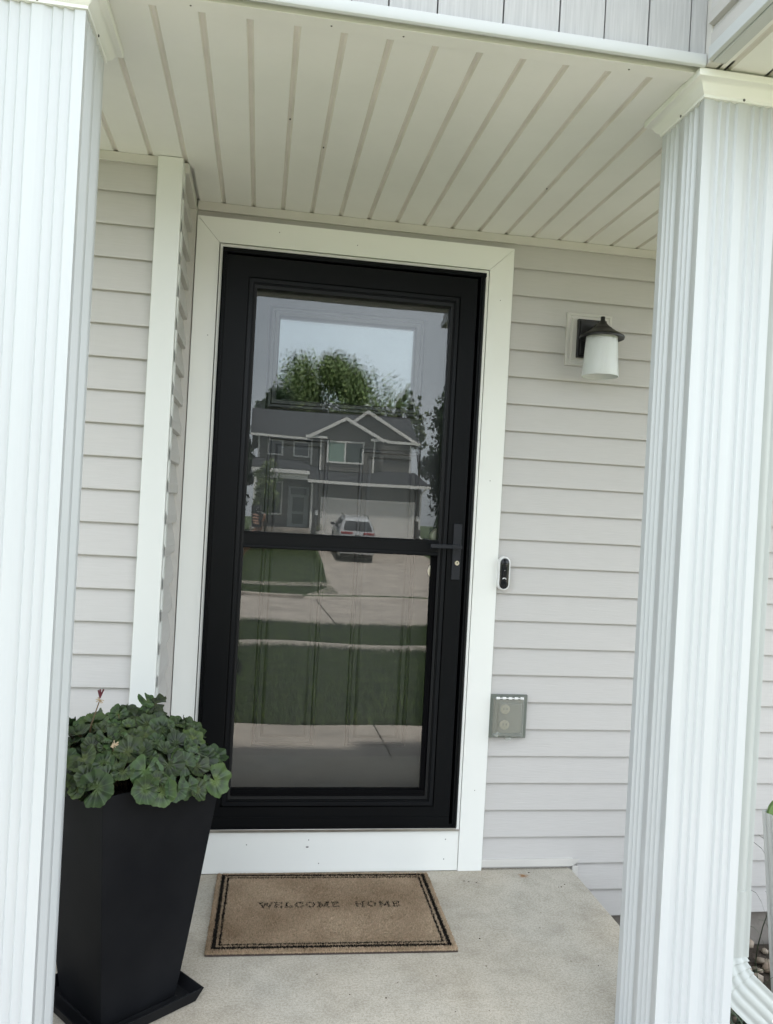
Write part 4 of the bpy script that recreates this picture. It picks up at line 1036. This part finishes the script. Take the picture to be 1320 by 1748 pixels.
# ------------------------------------------------------------------ trees
def tree(name, label, x, y, ztop, rx, rz, n, leaf_s, m, seed, trunk=.16, group='trees across the street', clumps=40, sparse=1.0):
    q = np.random.default_rng(seed); zb = tz(y); zc = ztop - rz
    t = empty(name, (x, y, zb), label, 'tree', group)
    C = q.normal(size=(clumps, 3)); C /= np.linalg.norm(C, axis=1)[:, None]; C *= q.uniform(.35, .88, (clumps, 1)) ** .6
    C = C * np.array([rx, rx, rz]); cs = q.uniform(.22, .42, clumps) * min(rx, rz)
    k = q.integers(0, clumps, n); d = q.normal(size=(n, 3)); d /= np.linalg.norm(d, axis=1)[:, None]
    P = C[k] + d * cs[k][:, None] * q.uniform(.3, 1.12, (n, 1)); P[:, 2] = np.maximum(P[:, 2], -rz)
    P += np.array([x, y, zc])
    a = q.normal(size=(n, 3)); a /= np.linalg.norm(a, axis=1)[:, None]; bb = np.cross(a, q.normal(size=(n, 3))); bb /= np.linalg.norm(bb, axis=1)[:, None]
    s1 = leaf_s * q.uniform(.6, 1.4, (n, 1))
    V = np.stack([P - a * s1, P + bb * s1 * .55, P + a * s1, P - bb * s1 * .55], 1)
    arr_mesh('crown', V.reshape(-1, 3), np.arange(4 * n).reshape(n, 4), [m], parent=t)
    b = MB(); b.tube([(x, y, zb - .1), (x + .05, y, zb + (zc - zb) * .5), (x, y, zc)], [trunk * 1.3, trunk, trunk * .6], 10)
    rr = random.Random(seed)
    for i in range(7):
        cp = C[i] + np.array([x, y, zc]); h0 = zb + (zc - zb) * rr.uniform(.5, .95); b.tube([(x, y, h0), (x + (cp[0] - x) * .5, y + (cp[1] - y) * .5, h0 + (cp[2] - h0) * .6), tuple(cp)], [trunk * .5, trunk * .32, trunk * .12], 6)
    b.build('trunk', M['bark'], t, smooth=60)
    return t
tree('broadleaf_tree', 'big rounded light green tree rising behind the grey house roof', 6.0, -69, 15.6, 5.4, 5.2, 26000, .17, M['leafA'], 1, .3, clumps=70)
tree('broadleaf_tree', 'tall dark tree standing right of the grey house', 15.0, -53, 12.2, 3.6, 5.9, 30000, .17, M['leafB'], 2, .25, clumps=60)
tree('broadleaf_tree', 'small dark tree showing over the left end of the roof', .9, -58, 10.8, 1.5, 2.2, 7000, .14, M['leafB'], 3, .15)
tree('broadleaf_tree', 'dark tree hugging the left side of the grey house', -2.1, -47.5, 7.6, 1.6, 3.8, 12000, .13, M['leafB'], 4, .14)
tree('young_tree', 'young light green tree in front of the grey house porch', .35, -43.2, 4.3, .85, 1.6, 2600, .085, M['leafA'], 5, .05)
tree('slim_tree', 'slim pale tree right of the big rounded crown', 11.4, -63, 12.4, .85, 2.6, 1500, .15, M['leafA'], 6, .08)
tree('slim_tree', 'slimmest tree beside the dark tree, over the right roof end', 13.4, -66, 12.4, .8, 2.8, 900, .15, M['leafA'], 7, .08)
tree('shrub', 'low dark shrub at the right foot of the grey house', 11.2, -45.5, 1.7, .9, 1.0, 2500, .08, M['leafB'], 8, .05, 'shrubs')
tree('broadleaf_tree', 'tree farthest left beyond the neighbouring lawn', -16, -52, 10, 4.5, 4.5, 7000, .26, M['leafA'], 9, .25)
tree('broadleaf_tree', 'tree farthest right beyond the street', 27, -50, 11, 5, 4.8, 7000, .28, M['leafB'], 10, .25)

# ------------------------------------------------------------------ parked SUV, rear towards us
CX, cy0 = 5.08, -38.9; cz0 = tz(cy0 - 2.4) + dz
car = empty('parked_car', (CX, cy0 - 2.4, cz0), 'silver white estate car parked nose to the garage across the street', 'car')

def cs(y, zb, zw, zr, hw, hr):
    """cross section: lower body half width hw, roof half width hr"""
    X = CX
    L_ = [(-hw * .93, zb), (-hw, zb + .18), (-hw * 1.0, zw - .12), (-hw * .97, zw), (-hr * 1.02, zr - .08), (-hr * .9, zr)]
    pts = L_ + [(-a, z) for a, z in reversed(L_)]
    return [(X + a, y, cz0 + z) for a, z in pts]
b = MB()
secs = [(0, .42, .95, 1.02, .90, .82), (-.05, .33, 1.02, 1.10, .95, .84), (-.18, .28, 1.06, 1.30, .97, .78), (-.55, .26, 1.08, 1.66, .97, .70), (-.9, .26, 1.08, 1.72, .97, .68), (-2.2, .26, 1.06, 1.74, .97, .68), (-2.9, .26, 1.05, 1.66, .97, .66), (-3.55, .26, 1.02, 1.12, .96, .78), (-4.5, .28, .90, .96, .92, .80), (-4.75, .36, .70, .78, .84, .74)]
b.loft([cs(cy0 + y, *r) for y, *r in secs]); b.build('body', M['carpaint'], car, smooth=35)
b = MB(); b.loft([[(CX - h_, cy0 + y_, cz0 + z_), (CX + h_, cy0 + y_, cz0 + z_)] for h_, y_, z_ in ((.74, -.035, 1.13), (.72, -.155, 1.31), (.60, -.455, 1.60))], close=False, cap=False)
b.build('rear_window', M['carglass'], car)
for s_ in (-1, 1):
    b = MB(); X = CX
    b.poly([(X + s_ * .955, cy0 - .5, cz0 + 1.12), (X + s_ * .95, cy0 - 3.3, cz0 + 1.10), (X + s_ * .74, cy0 - 2.75, cz0 + 1.58), (X + s_ * .735, cy0 - .75, cz0 + 1.60)]); b.build('side_window', M['carglass'], car, fix=False)
    b = MB(); b.box(X + s_ * .58 - .30, X + s_ * .58 + .30, cy0 - .14, cy0 + .012, cz0 + .93, cz0 + 1.05); b.build('tail_lamp', M['tail'], car, bevel=.02)
    b = MB(); b.box(X + s_ * 1.06 - .1, X + s_ * 1.06 + .1, cy0 - 3.15, cy0 - 3.0, cz0 + 1.08, cz0 + 1.24); b.build('mirror', M['gloss_black'], car, bevel=.03)
    b = MB(); b.tube([(X + s_ * .62, cy0 - .7, cz0 + 1.74), (X + s_ * .64, cy0 - .9, cz0 + 1.80), (X + s_ * .64, cy0 - 2.4, cz0 + 1.82), (X + s_ * .62, cy0 - 2.6, cz0 + 1.74)], .025, 6); b.build('roof_rail', M['gloss_black'], car)
    for yw in (-.95, -3.85):
        b = MB(); cxw = X + s_ * .84
        lp = []
        for xo, r_ in ((-.12, .30), (-.12, .36), (.12, .36), (.135, .33), (.135, .22)):
            lp.append([(cxw + s_ * xo, cy0 + yw + r_ * math.cos(t), cz0 + .36 + r_ * math.sin(t)) for t in [2 * math.pi * i / 20 for i in range(20)]])
        b.loft(lp); o = b.build('wheel', M['tyre'], car, smooth=40)
        g = MB(); g.loft([[(cxw + s_ * .137, cy0 + yw + r_ * math.cos(t), cz0 + .36 + r_ * math.sin(t)) for t in [2 * math.pi * i / 20 for i in range(20)]] for r_ in (.215, .03)]); g = g.build('rim', M['rim'], None); g.parent = o
b = MB(); b.box(CX - .88, CX + .88, cy0 - .2, cy0 + .05, cz0 + .42, cz0 + .60); b.build('bumper', M['carpaint'], car, bevel=.04)
b = MB(); b.box(CX - .85, CX + .85, cy0 - .2, cy0 + .03, cz0 + .24, cz0 + .415); b.build('lower_valance', M['gloss_black'], car, bevel=.03)
b = MB(); b.box(CX - .16, CX + .16, cy0 + .003, cy0 + .014, cz0 + .80, cz0 + .90); b.build('number_plate', M['wg2'], car)
car.rotation_euler.x = -math.atan(1.32 / 15)

# ------------------------------------------------------------------ the photographer (mirrored in the glass)
def skin(name, pts, edges, m, parent, sub=2):
    me = bpy.data.meshes.new(name); me.from_pydata([p[:3] for p in pts], edges, []); me.materials.append(m)
    o = bpy.data.objects.new(name, me); COL.objects.link(o); o.parent = parent; o.location = -parent.location
    o.modifiers.new('skin', 'SKIN'); me.skin_vertices  # layer is added by the modifier
    for i, p in enumerate(pts):
        r = p[3]; me.skin_vertices[0].data[i].radius = (r, r) if not isinstance(r, tuple) else r
        me.skin_vertices[0].data[i].use_root = (i == 0)
    s_ = o.modifiers.new('sub', 'SUBSURF'); s_.levels = sub; s_.render_levels = sub
    me.polygons.foreach_set('use_smooth', [True] * len(me.polygons)); o.modifiers['skin'].use_smooth_shade = True
    return o
G = -.18
cxp, cyp = -.44, -3.28
per = empty('person', (cxp, cyp, G), 'standing person in dark clothes holding up a phone, seen in the door glass', 'person')
YC = -2.95488
hx, hy, hz = .012, YC - .030, 1.235      # palm behind the phone, low
B = [(cxp, cyp, G + .95, .135), (cxp, cyp, G + 1.12, .125), (cxp, cyp, G + 1.30, .145), (cxp, cyp, G + 1.43, .09), (cxp + .02, cyp + .02, G + 1.50, .052), (cxp + .03, cyp + .05, G + 1.60, .082), (cxp + .03, cyp + .05, G + 1.69, .075),
     (cxp + .17, cyp, G + 1.40, .062), (cxp + .26, cyp + .06, G + 1.17, .044), (hx - .01, hy - .06, hz - .07, .028), (hx, hy - .012, hz, .030),
     (cxp - .17, cyp, G + 1.40, .062), (cxp - .23, cyp, G + 1.12, .044), (cxp - .24, cyp + .06, G + .87, .028), (cxp - .24, cyp + .09, G + .78, .024),
     (cxp + .10, cyp, G + .90, .085), (cxp + .12, cyp + .03, G + .49, .058), (cxp + .13, cyp, G + .08, .036),
     (cxp - .10, cyp, G + .90, .085), (cxp - .12, cyp + .03, G + .49, .058), (cxp - .13, cyp, G + .08, .036)]
E_ = [(0, 1), (1, 2), (2, 3), (3, 4), (4, 5), (5, 6), (3, 7), (7, 8), (8, 9), (9, 10), (3, 11), (11, 12), (12, 13), (13, 14), (0, 15), (15, 16), (16, 17), (0, 18), (18, 19), (19, 20)]
skin('body', B, E_, M['skin'], per)
# fingers curled round the phone
for i, (fx, fz, ln) in enumerate(((-.040, .034, 1.0), (-.045, .014, 1.05), (-.046, -.006, 1.0), (-.042, -.024, .85))):
    skin('finger', [(hx + .004, hy - .008, hz + fz * .75, .0095), (hx - .018 * ln, hy + .014, hz + fz, .0088), (hx - .040 * ln, hy + .024, hz + fz + .004, .0082), (hx - .058 * ln, hy + .016, hz + fz + .004, .0075)], [(0, 1), (1, 2), (2, 3)], M['skin'], per, 1)
skin('thumb', [(hx + .008, hy - .006, hz - .012, .012), (hx + .030, hy + .002, hz + .014, .011), (hx + .024, hy + .004, hz + .048, .0095)], [(0, 1), (1, 2)], M['skin'], per, 1)
skin('shirt', [(cxp, cyp, G + .93, .148), (cxp, cyp, G + 1.12, .140), (cxp, cyp, G + 1.30, .158), (cxp, cyp, G + 1.43, .098), (cxp + .17, cyp, G + 1.40, .074), (cxp + .25, cyp + .05, G + 1.20, .060), (cxp - .17, cyp, G + 1.40, .074), (cxp - .225, cyp, G + 1.16, .060)], [(0, 1), (1, 2), (2, 3), (3, 4), (4, 5), (3, 6), (6, 7)], M['shirt'], per)
skin('trousers', [(cxp, cyp, G + .93, .142), (cxp + .10, cyp, G + .86, .10), (cxp + .12, cyp + .03, G + .49, .074), (cxp + .13, cyp, G + .12, .056), (cxp - .10, cyp, G + .86, .10), (cxp - .12, cyp + .03, G + .49, .074), (cxp - .13, cyp, G + .12, .056)], [(0, 1), (1, 2), (2, 3), (0, 4), (4, 5), (5, 6)], M['pants'], per)
for s_ in (-1, 1):
    skin('shoe', [(cxp + s_ * .13, cyp - .05, G + .045, (.042, .045)), (cxp + s_ * .13, cyp + .05, G + .045, (.045, .042)), (cxp + s_ * .135, cyp + .16, G + .032, (.042, .030))], [(0, 1), (1, 2)], M['gloss_black'], per)
skin('hair', [(cxp + .03, cyp + .005, G + 1.60, .085), (cxp + .03, cyp + .025, G + 1.70, .086)], [(0, 1)], M['hair'], per)
b = MB(); hxx, hyy, hzz = cxp + .03, cyp + .135, G + 1.61
b.ball((hxx, hyy, hzz - .015), .015, 8, (.8, 1.2, 1.5)); b.build('nose', M['skin'], per, smooth=60)
for s_ in (-1, 1):
    b = MB(); b.ball((hxx + s_ * .031, hyy - .012, hzz + .012), .0095, 8, (1.3, .7, .8)); b.build('eye', M['pale'], per, smooth=60)
    b = MB(); b.ball((hxx + s_ * .084, cyp + .05, hzz - .005), .017, 8, (.4, .8, 1.4)); b.build('ear', M['skin'], per, smooth=60)
b = MB(); b.ball((hxx, hyy - .012, hzz - .052), .012, 8, (1.9, .6, .45)); b.build('mouth', M['bud'], per, smooth=60)
ph = empty('phone', (0, YC - .012, 1.3), 'dark phone held up to take the picture, seen in the door glass', 'phone')
fw, rt, upv = Vector(fwd), Vector(right), Vector(up)
pc = Vector((0, YC, 1.3166)) - fw * .0125
cen = pc - rt * .0165 - upv * .052
b = MB(); b.obox(cen - fw * .005, (rt, fw, upv), (.036, .004, .076)); b.build('case', M['phone'], ph, bevel=.003)
b = MB(); b.obox(pc - fw * .0005 - upv * .004, (rt, fw, upv), (.013, .0015, .015)); b.build('lens_block', M['lens'], ph, bevel=.0008)
b = MB()
for (u0, u1, v0, v1) in ((-.014, .014, .0105, .0120), (-.014, .014, -.0200, -.0185), (-.0145, -.013, -.0185, .0105), (.013, .0145, -.0185, .0105)):
    b.obox(pc + rt * (u0 + u1) / 2 + upv * (v0 + v1) / 2 + fw * .0002, (rt, fw, upv), ((u1 - u0) / 2, .0022, (v1 - v0) / 2))
b.build('lens_rim', M['pale'], ph)
